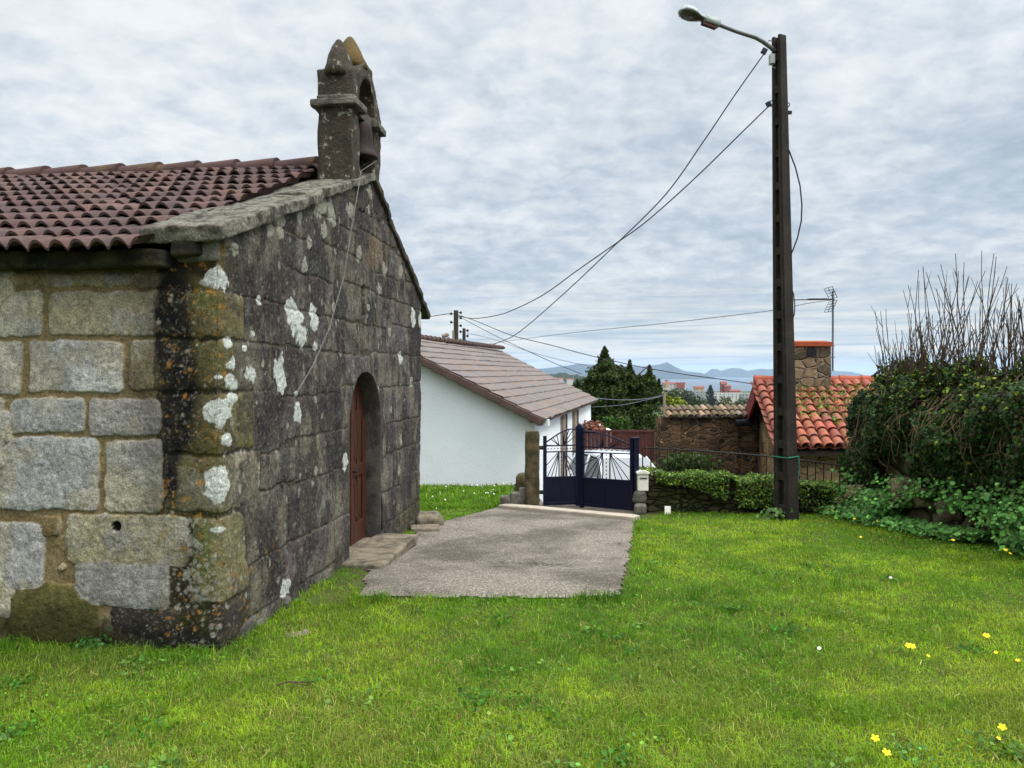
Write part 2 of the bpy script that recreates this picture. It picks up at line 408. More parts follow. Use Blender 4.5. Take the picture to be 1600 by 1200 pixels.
m_ground = M('soil under grass', S(62, 74, 22), rough=1, var=.4, scale=3, second=S(70, 56, 30, .8), sec=(.5, .7), secscale=5, bump=.5, bscale=30, fine=.4, fscale=60)
gx = np.unique(np.concatenate([np.arange(-7, 9.01, .16), np.sign(np.linspace(-1, 1, 161))*np.abs(np.linspace(-1, 1, 161))**5*29000]))
gy = np.unique(np.concatenate([np.arange(-4, 16.01, .16), np.linspace(0, 1, 190)**4.5*29000+16, -np.linspace(0, 1, 25)**3*3000-4]))
GX, GY = np.meshgrid(gx, gy, indexing='ij')
GZ = ground(GX, GY)
ii = np.arange(len(gx)*len(gy)).reshape(len(gx), len(gy))
GF = np.stack([ii[:-1, :-1].ravel(), ii[1:, :-1].ravel(), ii[1:, 1:].ravel(), ii[:-1, 1:].ravel()], 1)
gcol = np.zeros((GX.size, 3)); gcol[:] = SA(70, 80, 26)
tag(npmesh('ground', np.stack([GX.ravel(), GY.ravel(), GZ.ravel()], 1), GF, m_ground), kind='structure')

# sea
m_sea, nt, b = new_mat('sea water'); L = nt.links.new
b.inputs['Base Color'].default_value = (.02, .05, .085, 1); b.inputs['Roughness'].default_value = .28
tc = nd(nt, 'ShaderNodeTexCoord'); nn = nd(nt, 'ShaderNodeTexNoise', i_Scale=.012, i_Detail=6); L(tc.outputs['Object'], nn.inputs['Vector'])
bp = nd(nt, 'ShaderNodeBump', i_Strength=.5, i_Distance=12); L(nn.outputs['Fac'], bp.inputs['Height']); L(bp.outputs[0], b.inputs['Normal'])
mb = MB(); n = 48
ring = [Vector((29500*math.cos(2*math.pi*i/n), 29500*math.sin(2*math.pi*i/n), -84.5)) for i in range(n)]
mb.add([(0, 0, -84.5)]+ring, [(0, 1+i, 1+(i+1) % n) for i in range(n)])
tag(mb.build('sea', m_sea), kind='structure')

# distant hills and islands
def ridge(name, prof, Y, depth, mat, seed=1, rough=.10):
    """a mountain whose skyline runs through the photograph points prof at distance Y"""
    xs = np.arange(prof[0][0], prof[-1][0]+.1, 1.2 if Y > 3000 else 1.0)
    ys = np.interp(xs, [p[0] for p in prof], [p[1] for p in prof])
    top = EYE-(ys-CY)/FP*Y; base = -90.0
    X = (xs-CX)/FP*Y
    hs = np.maximum(top-base, 2)
    hs = hs*(1+rough*(fb2(xs*.12, xs*0, 4, seed)-.5))
    vs = np.linspace(-1, 1, 25)
    VV = np.zeros((len(xs), len(vs), 3))
    for j, v in enumerate(vs):
        prof_h = (1-abs(v)**1.3)*(1+.5*(1-abs(v))*abs(v)*2*(fb2(xs*.09+3*v, xs*0+v*6, 4, seed+5)-.5))
        VV[:, j, 0] = X*(1+v*depth/Y*.5); VV[:, j, 1] = Y+v*depth; VV[:, j, 2] = base+hs*prof_h
    q = np.arange(len(xs)*len(vs)).reshape(len(xs), len(vs))
    F = np.stack([q[:-1, :-1].ravel(), q[1:, :-1].ravel(), q[1:, 1:].ravel(), q[:-1, 1:].ravel()], 1)
    return tag(npmesh(name, VV.reshape(-1, 3), F, mat), kind='structure')
m_hill = M('far hillside', S(36, 46, 50), rough=1, var=.35, scale=.004, second=S(58, 64, 64), sec=(.52, .66), secscale=.003, bump=0)
ridge('hill', [(760, 583), (800, 578), (850, 575.5), (885, 571.5), (905, 568), (930, 570), (960, 571), (1000, 572.5), (1018, 571), (1030, 569.5), (1036, 567.5), (1042, 566), (1048, 569), (1056, 574), (1068, 579.5), (1080, 581), (1094, 582.5), (1098, 584)], 11500, 1700, m_hill, 3, .02)
ridge('island', [(1102, 584), (1107, 580), (1112, 576.5), (1120, 576.5), (1126, 579.5), (1132, 578), (1140, 575.5), (1148, 575), (1158, 576), (1168, 579.5), (1180, 577), (1190, 576.2), (1200, 577), (1214, 576), (1240, 574.5), (1290, 578), (1330, 581), (1345, 584.5)], 14500, 700, m_hill, 8, .02)
m_wood_hill = M('wooded hill', S(34, 46, 28), rough=1, var=.5, scale=.05, bump=.8, bscale=.12, bdist=6)
ridge('wooded_hill', [(740, 600), (800, 589), (850, 586), (868, 583.5), (880, 583), (895, 585), (915, 587), (940, 590), (970, 598), (1000, 606)], 2300, 260, m_wood_hill, 12, .12)

# concrete forecourt, laid a few centimetres above the soil
m_conc = M('worn concrete', S(160, 150, 136, .64), rough=.95, var=.22, scale=28, second=S(116, 107, 96, .64), sec=(.44, .60), secscale=.9, bump=.8, bscale=90, bdist=.02, fine=.85, fscale=75)
nt = m_conc.node_tree; L = nt.links.new; b = nt.nodes['Principled BSDF']; src = b.inputs['Base Color'].links[0].from_socket
tc = nd(nt, 'ShaderNodeTexCoord'); nw = nd(nt, 'ShaderNodeTexNoise', i_Scale=3.0, i_Detail=5); L(tc.outputs['Object'], nw.inputs['Vector'])
ad = nd(nt, 'ShaderNodeVectorMath', operation='MULTIPLY_ADD'); L(nw.outputs['Color'], ad.inputs[0]); ad.inputs[1].default_value = (.5, .5, .5); L(tc.outputs['Object'], ad.inputs[2])
ve = nd(nt, 'ShaderNodeTexVoronoi', feature='DISTANCE_TO_EDGE', i_Scale=.55); L(ad.outputs[0], ve.inputs['Vector'])
rj = ramp(nt, [(.0, 1.0), (.006, .0)]); L(ve.outputs['Distance'], rj.inputs['Fac'])
n5 = nd(nt, 'ShaderNodeTexNoise', i_Scale=1.1, i_Detail=3); L(tc.outputs['Object'], n5.inputs['Vector']); r5 = ramp(nt, [(.48, 0.0), (.56, .75)]); L(n5.outputs['Fac'], r5.inputs['Fac'])
mu = nd(nt, 'ShaderNodeMath', operation='MULTIPLY'); L(rj.outputs[0], mu.inputs[0]); L(r5.outputs[0], mu.inputs[1])
mx = nd(nt, 'ShaderNodeMix', data_type='RGBA'); L(mu.outputs[0], mx.inputs['Factor']); L(src, mx.inputs['A']); mx.inputs['B'].default_value = S(44, 42, 34); src = mx.outputs['Result']
vs_ = nd(nt, 'ShaderNodeTexVoronoi', feature='F1', i_Scale=95); L(tc.outputs['Object'], vs_.inputs['Vector']); sp_ = nd(nt, 'ShaderNodeSeparateColor'); L(vs_.outputs['Color'], sp_.inputs[0])
rs_ = ramp(nt, [(0, .66), (.7, .98), (.86, 1.15), (1, 1.7)]); L(sp_.outputs[0], rs_.inputs['Fac'])
m7 = nd(nt, 'ShaderNodeMix', data_type='RGBA', blend_type='MULTIPLY'); m7.inputs['Factor'].default_value = 1; L(src, m7.inputs['A']); L(rs_.outputs[0], m7.inputs['B']); L(m7.outputs['Result'], b.inputs['Base Color'])
def sheet(name, poly, step, lift, mat, rag=.03):
    xs = np.arange(min(p[0] for p in poly)-.1, max(p[0] for p in poly)+.1, step); ys = np.arange(min(p[1] for p in poly)-.1, max(p[1] for p in poly)+.1, step)
    A, B = np.meshgrid(xs, ys, indexing='ij')
    wob = lambda s: (fb2(A*5, B*5, 3, s)-.5)*rag*2
    ins = in_poly(A+wob(1), B+wob(2), poly)
    Z = yard_z(B)+lift+(fb2(A*1.1, B*1.1, 3, 5)-.5)*.012+(fb2(A*7, B*7, 3, 15)-.5)*.006
    q = np.arange(A.size).reshape(A.shape)
    ok = (ins[:-1, :-1] & ins[1:, :-1] & ins[1:, 1:] & ins[:-1, 1:]).ravel()
    F = np.stack([q[:-1, :-1].ravel(), q[1:, :-1].ravel(), q[1:, 1:].ravel(), q[:-1, 1:].ravel()], 1)[ok]
    used = np.unique(F); mp = -np.ones(A.size, int); mp[used] = np.arange(len(used))
    return npmesh(name, np.stack([A.ravel(), B.ravel(), Z.ravel()], 1)[used], mp[F], mat)
tag(sheet('path', PATH, .035, .007, m_conc), kind='structure')
m_kerb = M('pale concrete kerb', S(188, 176, 158, .75), rough=.9, var=.2, scale=5, bump=.4, bscale=60, fine=.25)
mb = MB()
k0, k1 = gpt(778, 795), gpt(990, 815); kd = (k1-k0).normalized(); kp = Vector((-kd.y, kd.x, 0))
mb.rock((k0+k1)/2+kp*.09+Vector((0, 0, .0)), kd*((k1-k0).length/2), kp*.09, Vector((0, 0, .075)), 14, .25, .006, 4, 3)
tag(mb.build('kerb', m_kerb, smooth=True), kind='structure')
# lane beyond the gate
m_lane = M('lane asphalt', S(120, 114, 108, .6), rough=.95, var=.2, scale=2, bump=.4, bscale=90, fine=.3)
xs = np.arange(.2, 4.61, .2); ys = np.arange(11.9, 23, .25); A, B = np.meshgrid(xs, ys, indexing='ij')
Z = ground(A, B)+.03; q = np.arange(A.size).reshape(A.shape)
tag(npmesh('lane', np.stack([(A+.10*(B-12)).ravel(), B.ravel(), (ground(A+.10*(B-12), B)+.03).ravel()], 1), np.stack([q[:-1, :-1].ravel(), q[1:, :-1].ravel(), q[1:, 1:].ravel(), q[:-1, 1:].ravel()], 1), m_lane), kind='structure')

# ================================================================== CHAPEL
C0 = np.array([-1.774, 4.68]); DV = np.array([.120, .9928]); NV = np.array([.9928, -.120])
D3 = Vector((.120, .9928, 0)); N3 = Vector((.9928, -.120, 0)); UP = Vector((0, 0, 1)); C3 = Vector((-1.774, 4.68, 0))
def ch(t, s, z): return C3+D3*t-N3*s+UP*z
def px_f(x, y):      # photograph pixel -> (u, z) on the facade
    r = (x-CX)/FP; t = (1.774+4.68*r)/(.120-.9928*r); return t, EYE-(y-CY)/FP*(4.68+.9928*t)
def px_s(x, y):      # photograph pixel -> (u, z) on the side wall
    r = (x-CX)/FP; s = (-1.774-4.68*r)/(.9928+.12*r); return -s, EYE-(y-CY)/FP*(4.68+.12*s)
APEX = 3.0
def cop_top(t): return np.where(t < APEX, 2.63+.362*t, 2.63+.362*APEX-.50*(t-APEX))
W_CH = 5.03
us = np.concatenate([[-8, -5, -3.5], np.arange(-2.3, .7, .0052), .7+np.cumsum(np.linspace(.0053, .0105, 900))])
us = us[us < W_CH]; us = np.append(us, W_CH)
nz = 500; vs = np.linspace(0, 1, nz)
ztop = np.where(us < -.02, 2.40, cop_top(us)-.10)
U = np.repeat(us[:, None], nz, 1); ZZ = -.45+(ztop[:, None]+.45)*vs[None]
# --- the stones
stones = []
def stone(u0, u1, z0, z1, rnd, col, bulge=.010, grp=0): stones.append((u0, u1, z0, z1, rnd, np.array(col), bulge, grp))
TAN = SA(164, 158, 142); GREY = SA(164, 162, 156); BRN = SA(104, 90, 62); BLUE = SA(148, 146, 142); DARKQ = SA(78, 72, 56)
side_px = [(-95, 426, 60, 450, BRN), (63, 426, 204, 450, SA(112, 104, 82)), (208, 426, 262, 452, SA(108, 100, 80)),
  (-110, 455, 69, 528, TAN), (78, 454, 252, 526, SA(146, 137, 114)),
  (-130, 533, 38, 616, TAN), (47, 531, 196, 614, GREY), (203, 530, 246, 613, SA(112, 100, 80)),
  (-120, 620, 11, 671, TAN), (18, 621, 135, 676, BLUE), (140, 622, 252, 682, SA(138, 134, 127)),
  (-130, 684, -12, 792, GREY), (-2, 682, 157, 795, SA(146, 146, 142)), (164, 689, 256, 802, SA(154, 150, 137)),
  (-120, 815, 74, 916, BLUE), (64, 806, 99, 838, BRN), (104, 806, 296, 880, SA(132, 125, 102)), (92, 879, 110, 894, SA(130, 120, 100)),
  (120, 876, 268, 946, SA(126, 123, 116)), (18, 913, 160, 1012, SA(78, 74, 40)), (-120, 930, 12, 1010, DARKQ), (165, 960, 178, 1010, DARKQ)]
for (x0, y0, x1, y1, c) in side_px:
    a, zb = px_s(x0, y1); b2, zt = px_s(x1, y0); bs_ = c[0] < .09 and y1 > 940; stone(a, b2, zb, zt, .16 if y0 == 913 else .045, c, (.03 if bs_ else .009), 4 if bs_ else 1)
# further courses, out of the picture
for k in range(6):
    for j in range(9): stone(-8+j*.72+.2*(k % 2), -8+j*.72+.68+.2*(k % 2), -.3+k*.45, .12+k*.45, .05, TAN if (j+k) % 2 else GREY, .02, 1)
QC = [(250, 455, 528, .30), (240, 530, 612, .17), (252, 615, 710, .42), (258, 713, 800, .20), (300, 806, 940, .34), (176, 942, 1022, .30)]
for i, (x0, y0, y1, ue) in enumerate(QC):
    a, zb = px_s(x0, y1); _, zt = px_s(x0, y0)
    stone(a, ue, zb+.003, zt-.003, .02, [SA(92, 84, 58), SA(84, 78, 52), SA(90, 84, 56), SA(100, 96, 78), SA(104, 98, 72), SA(44, 40, 32)][i], .012, 2)
# facade courses
crs = [-.5, .06, .46, .84, 1.19, 1.575, 1.90, 2.185, 2.47, 2.75, 3.02, 3.28, 3.56, 3.9]
rg = np.random.default_rng(5)
def cj_(k, u): return (float(vn2(np.array([np.floor((u+k*.37)/1.25)]), np.array([float(k)]), 88)[0])-.5)*.11*(u > .5)
for k in range(len(crs)-1):
    z0, z1 = crs[k], crs[k+1]
    u = [.32, .34, .22, .12, .42, .17, .30, .2, .4, .3, .3, .3, .3][k]
    if z0 > 2.2: u = 0.02+.3*(k % 2)
    while u < 5.2:
        ln = rg.uniform(.42, .95)
        if k == 3 and u < .3: ln = .40
        c = SA(68, 63, 61)*rg.uniform(.62, 1.45)*(1+rg.normal(0, .06, 3))
        if k == 3 and u < .3: c = SA(146, 138, 118)
        if k == 9 and 2.7 < u < 3.3: c = SA(92, 76, 56)
        uc_ = u+ln/2; z0j, z1j = z0+cj_(k, uc_), z1+cj_(k+1, uc_)
        stone(u+.003, u+ln-.003, z0j+.003, z1j-.003, .016, c, rg.uniform(.002, .009), 3)
        u += ln
best = np.full(U.shape, -.05); sid = np.full(U.shape, -1)
WU = U+(fb2(U*9, ZZ*9, 3, 21)-.5)*.044+(fb2(U*38, ZZ*38, 2, 22)-.5)*.010
WZ = ZZ+(fb2(U*8, ZZ*8, 3, 23)-.5)*.044+(fb2(U*38, ZZ*38, 2, 24)-.5)*.010
for i, (u0, u1, z0, z1, rnd, c, bl, gp) in enumerate(stones):
    a = np.searchsorted(us, u0-.06); b2 = np.searchsorted(us, u1+.06)
    if b2 <= a: continue
    uu = WU[a:b2]; zz = WZ[a:b2]
    qx = np.abs(uu-(u0+u1)/2)-((u1-u0)/2-rnd); qz = np.abs(zz-(z0+z1)/2)-((z1-z0)/2-rnd)
    sd = rnd-(np.hypot(np.maximum(qx, 0), np.maximum(qz, 0))+np.minimum(np.maximum(qx, qz), 0))
    m = sd > best[a:b2]
    best[a:b2][m] = sd[m]; sid[a:b2][m] = i
sid0 = np.maximum(sid, 0)
scol = np.array([s[5] for s in stones]); sbul = np.array([s[6] for s in stones]); sgrp = np.array([s[7] for s in stones])
body = sst(-.001, .010, best)*(sid >= 0); grp = sgrp[sid0]
side = (U < -.02)
proud = np.where((grp == 1) | (grp == 4), .010, .0065)
H = body*proud+sbul[sid0]*(1-np.exp(-np.maximum(best, 0)/.03))*body
H += (fb2(U*7, ZZ*7, 4, 31)-.5)*.022*np.where(side, .5, .9)+(fb2(U*45, ZZ*45, 3, 33)-.5)*.009
# --- colour: real stone, mortar, lichen, stains
n_lo = fb2(U*2.1, ZZ*2.1, 4, 41); n_md = fb2(U*6, ZZ*6, 4, 43); n_hi = fb2(U*24, ZZ*24, 4, 45); n_st = fb2(U*9, ZZ*1.6, 4, 47)
n_fx = fb2(U*70, ZZ*70, 2, 49)
def mixc(A, B, f): return A*(1-f[..., None])+B*f[..., None]
colr = scol[sid0].copy()
light = (grp == 1)
colr = np.where(light[..., None], mixc(colr, np.broadcast_to(SA(134, 132, 128), colr.shape), sst(.47, .62, n_md)*.6), colr)
colr = np.where(light[..., None], mixc(colr, np.broadcast_to(SA(150, 138, 106), colr.shape), sst(.52, .66, fb2(U*3.3, ZZ*3.3, 3, 52))*.4), colr)
fac = (grp == 3)|(grp == 2)
colr = np.where(fac[..., None], mixc(colr, np.broadcast_to(SA(56, 51, 50), colr.shape), sst(.45, .6, n_md)*.6), colr)
colr = np.where((grp == 3)[..., None], mixc(colr, np.broadcast_to(SA(106, 98, 82), colr.shape), sst(.54, .72, n_st)*.5), colr)
colr = np.where((grp == 3)[..., None], mixc(colr, np.broadcast_to(SA(128, 130, 118), colr.shape), sst(.60, .72, fb2(U*14, ZZ*9, 5, 55))*.34), colr)
colr = np.where((grp == 3)[..., None], mixc(colr, np.broadcast_to(SA(40, 36, 34), colr.shape), sst(.52, .68, fb2(U*3.1, ZZ*2.0, 4, 57))*.7), colr)
fm = (grp == 3)
colr = np.where(fm[..., None], mixc(colr, np.broadcast_to(SA(104, 98, 84), colr.shape), sst(.47, .62, fb2(U*5.5, ZZ*3.2, 5, 58))*.55), colr)
colr = np.where(fm[..., None], mixc(colr, np.broadcast_to(SA(42, 39, 40), colr.shape), sst(.47, .60, fb2(U*4.2+9, ZZ*2.2, 5, 59))*.72), colr)
colr = colr*(.55+.9*n_hi)[..., None]
mort = np.where(side[..., None], SA(116, 101, 72), SA(64, 58, 50))*(.7+.6*n_md)[..., None]
mort = np.where((side & (U > -.42))[..., None], SA(52, 46, 32)*(.6+.8*n_md)[..., None], mort)
colr = mixc(mort, colr, body)
# pale lime on some facade joints, dark gap along others
edge = np.exp(-(np.maximum(best, 0)/.010)**2)*body
colr = np.where((grp == 3)[..., None], mixc(colr, np.broadcast_to(SA(120, 110, 90), colr.shape), edge*sst(.58, .7, n_lo)*.6), colr)
colr = np.where((grp == 3)[..., None], colr*(1-.45*edge*sst(.5, .36, n_lo))[..., None], colr)
colr = np.where(light[..., None], mixc(colr, np.broadcast_to(SA(168, 160, 130), colr.shape), edge*sst(.45, .6, n_md)*.6), colr)
def band(uc, wd, z0, z1, f, seed):
    wob = (fb2(U*5, ZZ*3, 3, seed)-.5)*.16
    return np.exp(-((U-uc+wob)/wd)**2)*sst(z0-.12, z0+.12, ZZ)*sst(z1+.15, z1-.1, ZZ)*f
quoin = sst(-.42, -.24, U+(n_md-.5)*.2)*sst(.12, -.02, U)
colr = mixc(colr, np.broadcast_to(SA(88, 80, 36), colr.shape), quoin*sst(.40, .58, n_md)*.55*sst(.4, .9, ZZ))
colr = mixc(colr, np.broadcast_to(SA(86, 90, 42), colr.shape), np.exp(-((U+.10)/.075)**2)*sst(.46, .6, n_lo+.1)*.8*sst(.3, .5, ZZ)*sst(2.35, 2.2, ZZ))
colr = mixc(colr, np.broadcast_to(SA(116, 84, 32), colr.shape), quoin*sst(.66, .73, fb2(U*42, ZZ*42, 4, 61))*.75*sst(1.1, 1.4, ZZ))
bk = np.clip(band(-.315, .085, .9, 2.6, 1.25, 63)+band(-.26, .14, 1.2, 2.1, .95, 64)+band(-.21, .10, .1, .8, .55, 65), 0, 1)
bk = np.maximum(bk, .5*band(-.42, .16, .8, 2.6, 1.0, 66))
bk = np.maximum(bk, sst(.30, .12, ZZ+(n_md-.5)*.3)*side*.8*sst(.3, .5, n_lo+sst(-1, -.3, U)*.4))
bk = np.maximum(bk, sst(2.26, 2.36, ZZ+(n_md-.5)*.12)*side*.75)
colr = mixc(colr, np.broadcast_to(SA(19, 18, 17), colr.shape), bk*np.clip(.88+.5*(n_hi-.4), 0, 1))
mossy = sst(.32, .05, ZZ+(n_md-.5)*.35)*np.where(side, .55, .3)
colr = mixc(colr, np.broadcast_to(SA(66, 64, 24), colr.shape), mossy*sst(.4, .6, n_lo+.08))
colr = mixc(colr, np.broadcast_to(SA(140, 98, 40), colr.shape), sst(.69, .73, fb2(U*30, ZZ*30, 4, 67))*.7*((ZZ < .55) | (U < .05))*sst(-.45, -.3, U)*sst(1.2, .3, U))
# small crustose spots
sp = np.zeros(U.shape); rd = np.random.default_rng(77); wob2 = (fb2(U*40, ZZ*40, 2, 78)-.5)
dots = []
for k in range(900):
    w_ = rd.random()
    if w_ < .12: u0, z0, r_d = rd.normal(-.25, .11), rd.uniform(.1, 2.25), .003+.011*rd.random()**3
    elif w_ < .42: u0, z0, r_d = rd.normal(-.12, .12), rd.normal(.45, .16), .004+.016*rd.random()**2.5
    elif w_ < .50: u0, z0, r_d = rd.normal(-.27, .05), rd.normal(.72, .05), .006+.015*rd.random()
    else: u0, z0, r_d = .05+4.7*rd.random()**1.3, rd.uniform(.2, 3.3), .004+.020*rd.random()**3
    if u0 > -.01 and u0 < .04: continue
    dots.append((u0, z0, r_d))
for (u0, z0, r_d) in dots:
    a = np.searchsorted(us, u0-r_d*1.8); b2 = np.searchsorted(us, u0+r_d*1.8); el_ = 1.0 if u0 < 0 else 1.5
    if b2 <= a: continue
    zi = np.nonzero(np.abs(ZZ[(a+b2)//2]-z0) < r_d*2.6)[0]
    if len(zi) == 0: continue
    c0_, c1_ = zi[0], zi[-1]+1
    dd = np.hypot(U[a:b2, c0_:c1_]-u0, (ZZ[a:b2, c0_:c1_]-z0)/el_)/r_d+wob2[a:b2, c0_:c1_]*.9
    sp[a:b2, c0_:c1_] = np.maximum(sp[a:b2, c0_:c1_], sst(1.1, .8, dd)*(.55+.45*((u0*991) % 1)))
colr = mixc(colr, np.broadcast_to(SA(140, 138, 126), colr.shape), sp*.75)
grit = sst(.66, .76, n_fx)*fac
colr = mixc(colr, np.broadcast_to(SA(150, 146, 134), colr.shape), grit*.22)
lich = [(350, 434, 19, 15), (356, 536, 6, 9), (357, 570, 8, 6), (361, 566, 4, 12), (358, 597, 11, 12), (349, 640, 16, 22), (360, 622, 7, 8), (353, 688, 6, 9), (340, 752, 20, 27), (391, 585, 8, 13),
  (436, 583, 9, 28), (456, 488, 8, 18), (463, 505, 9, 20), (469, 522, 9, 20), (490, 497, 7, 18), (491, 540, 3, 7), (461, 645, 5, 17), (442, 922, 6, 16), (497, 914, 2.2, 6), (438, 352, 6, 24), (421, 358, 5, 12),
  (500, 322, 9, 22), (515, 330, 5, 16), (560, 397, 4, 12), (600, 421, 3, 9), (624, 424, 3, 9), (591, 452, 2.6, 12), (608, 520, 2.5, 8), (643, 494, 3, 13), (654, 500, 3, 14), (625, 560, 3, 9), (490, 735, 2.6, 8),
  (624, 688, 1.8, 7), (622, 734, 2, 8), (537, 722, 4, 14), (348, 828, 5, 5), (347, 590, 4, 4), (484, 756, 2.5, 5), (366, 390, 5, 9), (380, 545, 4, 6), (460, 615, 4, 5), (505, 360, 5, 14), (483, 378, 3, 10), (418, 330, 4, 12),
  (465, 955, 5, 4), (472, 948, 6, 5), (545, 330, 5, 10), (520, 345, 4, 10), (575, 300, 4, 9), (640, 600, 2, 8), (468, 340, 4, 9), (475, 415, 4, 11), (404, 470, 5, 8), (575, 480, 2.5, 6), (520, 480, 2.5, 6), (610, 640, 1.6, 6), (590, 610, 2, 7), (395, 520, 3, 5)]
nl = fb2(U*16, ZZ*16, 4, 81)-.5; nl2 = fb2(U*60, ZZ*60, 3, 83)
for (x, y, rx, ry) in lich:
    if x > 352:
        u0, z0 = px_f(x, y); u1, _ = px_f(x+rx, y); _, z1 = px_f(x, y-ry)
    else:
        u0, z0 = px_s(x, y); u1, _ = px_s(x+rx, y); _, z1 = px_s(x, y-ry)
        if u0 > -.01: u0 = -.01
    ru = abs(u1-u0); rz = abs(z1-z0)
    a = np.searchsorted(us, u0-ru*2.2); b2 = np.searchsorted(us, u0+ru*2.2)
    uu = U[a:b2]; zz = ZZ[a:b2]
    dd = np.hypot((uu-u0)/ru, (zz-z0)/rz)+nl[a:b2]*1.5
    f = sst(1.12, .93, dd)*np.clip(.30+1.35*nl2[a:b2], 0, 1)
    cc = SA(176, 179, 172) if rx > 2.9 and y > 430 else SA(134, 133, 120)
    colr[a:b2] = mixc(colr[a:b2], np.broadcast_to(cc, colr[a:b2].shape), f); H[a:b2] += f*.003
# the round socket hole in the side wall
hu, hz_ = px_s(185, 822); dd = np.hypot(U-hu, ZZ-hz_); H -= sst(.034, .026, dd)*.05; colr = np.where((dd < .032)[..., None], SA(26, 22, 16), colr)
# slit high in the facade
su, sz = px_f(568, 470); dd = np.maximum(np.abs(U-su)/.045, np.abs(ZZ-sz)/.16)+nl*.5; H -= sst(1.05, .9, dd)*.10; colr = mixc(colr, np.broadcast_to(SA(16, 14, 13), colr.shape), sst(1.05, .9, dd))
# positions
r_ = .05
ang = np.clip((U/r_+1)/2, 0, 1)*math.pi/2
nx = np.cos(ang)*(-DV[0])+np.sin(ang)*NV[0]; ny = np.cos(ang)*(-DV[1])+np.sin(ang)*NV[1]
bx_ = C0[0]-NV[0]*r_+DV[0]*r_; by_ = C0[1]-NV[1]*r_+DV[1]*r_
PX = np.where(U < -r_, C0[0]+NV[0]*U, np.where(U > r_, C0[0]+DV[0]*U, bx_+r_*nx)); PY = np.where(U < -r_, C0[1]+NV[1]*U, np.where(U > r_, C0[1]+DV[1]*U, by_+r_*ny))
lean = (fb2(U*.8, ZZ*.8, 2, 91)-.5)*.05
PX = PX+nx*(H+lean*.6); PY = PY+ny*(H+lean*.6)
DT0, DT1, DZS, DZB = 2.34, 3.33, 1.21, -.30
def in_door(t, z, g=0.0):
    c = (DT0+DT1)/2; r = (DT1-DT0)/2+g
    return (np.abs(t-c) < r) & (z < DZS+np.sqrt(np.maximum(r*r-(t-c)**2, 0)))
q = np.arange(U.size).reshape(U.shape)
F = np.stack([q[:-1, :-1].ravel(), q[1:, :-1].ravel(), q[1:, 1:].ravel(), q[:-1, 1:].ravel()], 1)
keep = ~in_door((U[:-1, :-1]+U[1:, 1:]).ravel()/2, (ZZ[:-1, :-1]+ZZ[1:, 1:]).ravel()/2, .012)
chapel = thing('stone_chapel', (C3.x, C3.y, 0), 'small old granite chapel with lichen spotted gable front, tiled roof and open bell gable', 'chapel')
m_wall = M('weathered granite', attr=True, rough=.92, var=.28, scale=30, bump=.6, bscale=110, bdist=.014, fine=.5, fscale=95, spec=.15)
wall = npmesh('wall', np.stack([PX.ravel(), PY.ravel(), ZZ.ravel()], 1), F[keep], m_wall, chapel, colr.reshape(-1, 3))
del best, sid, WU, WZ, H, colr, n_lo, n_md, n_hi, n_st, n_fx, nl, nl2, PX, PY, F, keep, mort, bk, sp
m_dark = M('dark damp stone', S(66, 60, 52), rough=.95, var=.35, scale=7, second=S(40, 36, 32), sec=(.45, .62), secscale=4, bump=.6, bscale=40, fine=.3)
# far walls closing the building
mb = MB()
for (p, q_) in (((W_CH, 0), (W_CH, 8)), ((W_CH, 8), (0, 8))):
    a, b2 = ch(p[0], p[1], -.45), ch(q_[0], q_[1], -.45)
    mb.add([a, b2, b2+UP*2.9, a+UP*2.9], [(0, 1, 2, 3)])
mb.add([ch(0, 8, 2.4), ch(W_CH, 8, 2.4), ch(APEX, 8, 3.6)], [(0, 1, 2)])
mb.build('rear_wall', m_dark, chapel)
m_lich = M('lichened granite', S(112, 108, 98), rough=.95, var=.4, scale=16, second=S(70, 66, 58), sec=(.42, .6), secscale=5, bump=.8, bscale=45, bdist=.03, fine=.4, fscale=90)
m_cop = M('pale lichen crusted coping', S(112, 108, 96), rough=.95, var=.45, scale=22, second=S(56, 52, 44), sec=(.46, .60), secscale=9, bump=.9, bscale=45, bdist=.03, fine=.45, fscale=70)
m_bell = M('bell gable granite', S(62, 55, 45), rough=.95, var=.5, scale=14, second=S(138, 134, 122), sec=(.57, .62), secscale=7, bump=.8, bscale=40, bdist=.03, fine=.4, fscale=80)
m_ochre = M('ochre lichen stone', S(92, 74, 36), rough=1, var=.4, scale=18, second=S(84, 72, 44), sec=(.45, .6), secscale=9, bump=.7, bscale=50, fine=.3)
# coping slabs up both rakes
i = 0
for (ta, tb, n_) in ((-.10, APEX, 4), (APEX, 5.45, 4)):
    for k in range(n_):
        t0 = ta+(tb-ta)*k/n_; t1 = ta+(tb-ta)*(k+1)/n_
        za, zb = float(cop_top(np.array(t0)))-.065, float(cop_top(np.array(t1)))-.065
        A = ch(t0, 0, za); B = ch(t1, 0, zb); ax = (B-A)/2*.995; nrm = ax.cross(N3).normalized()
        if nrm.z < 0: nrm = -nrm
        thick = .036+.008*random.random()+(.012 if i == 0 else 0)
        wd = .26 if ta < 0 else .25
        mb = MB(); mb.rock((A+B)/2-N3*(wd-.055)+UP*random.uniform(-.006, .006), ax, N3*wd, nrm*thick, 18, .35, .026, 40+i, 7)
        mb.build('coping_stone', m_cop if ta < 0 else m_dark, chapel, smooth=True); i += 1
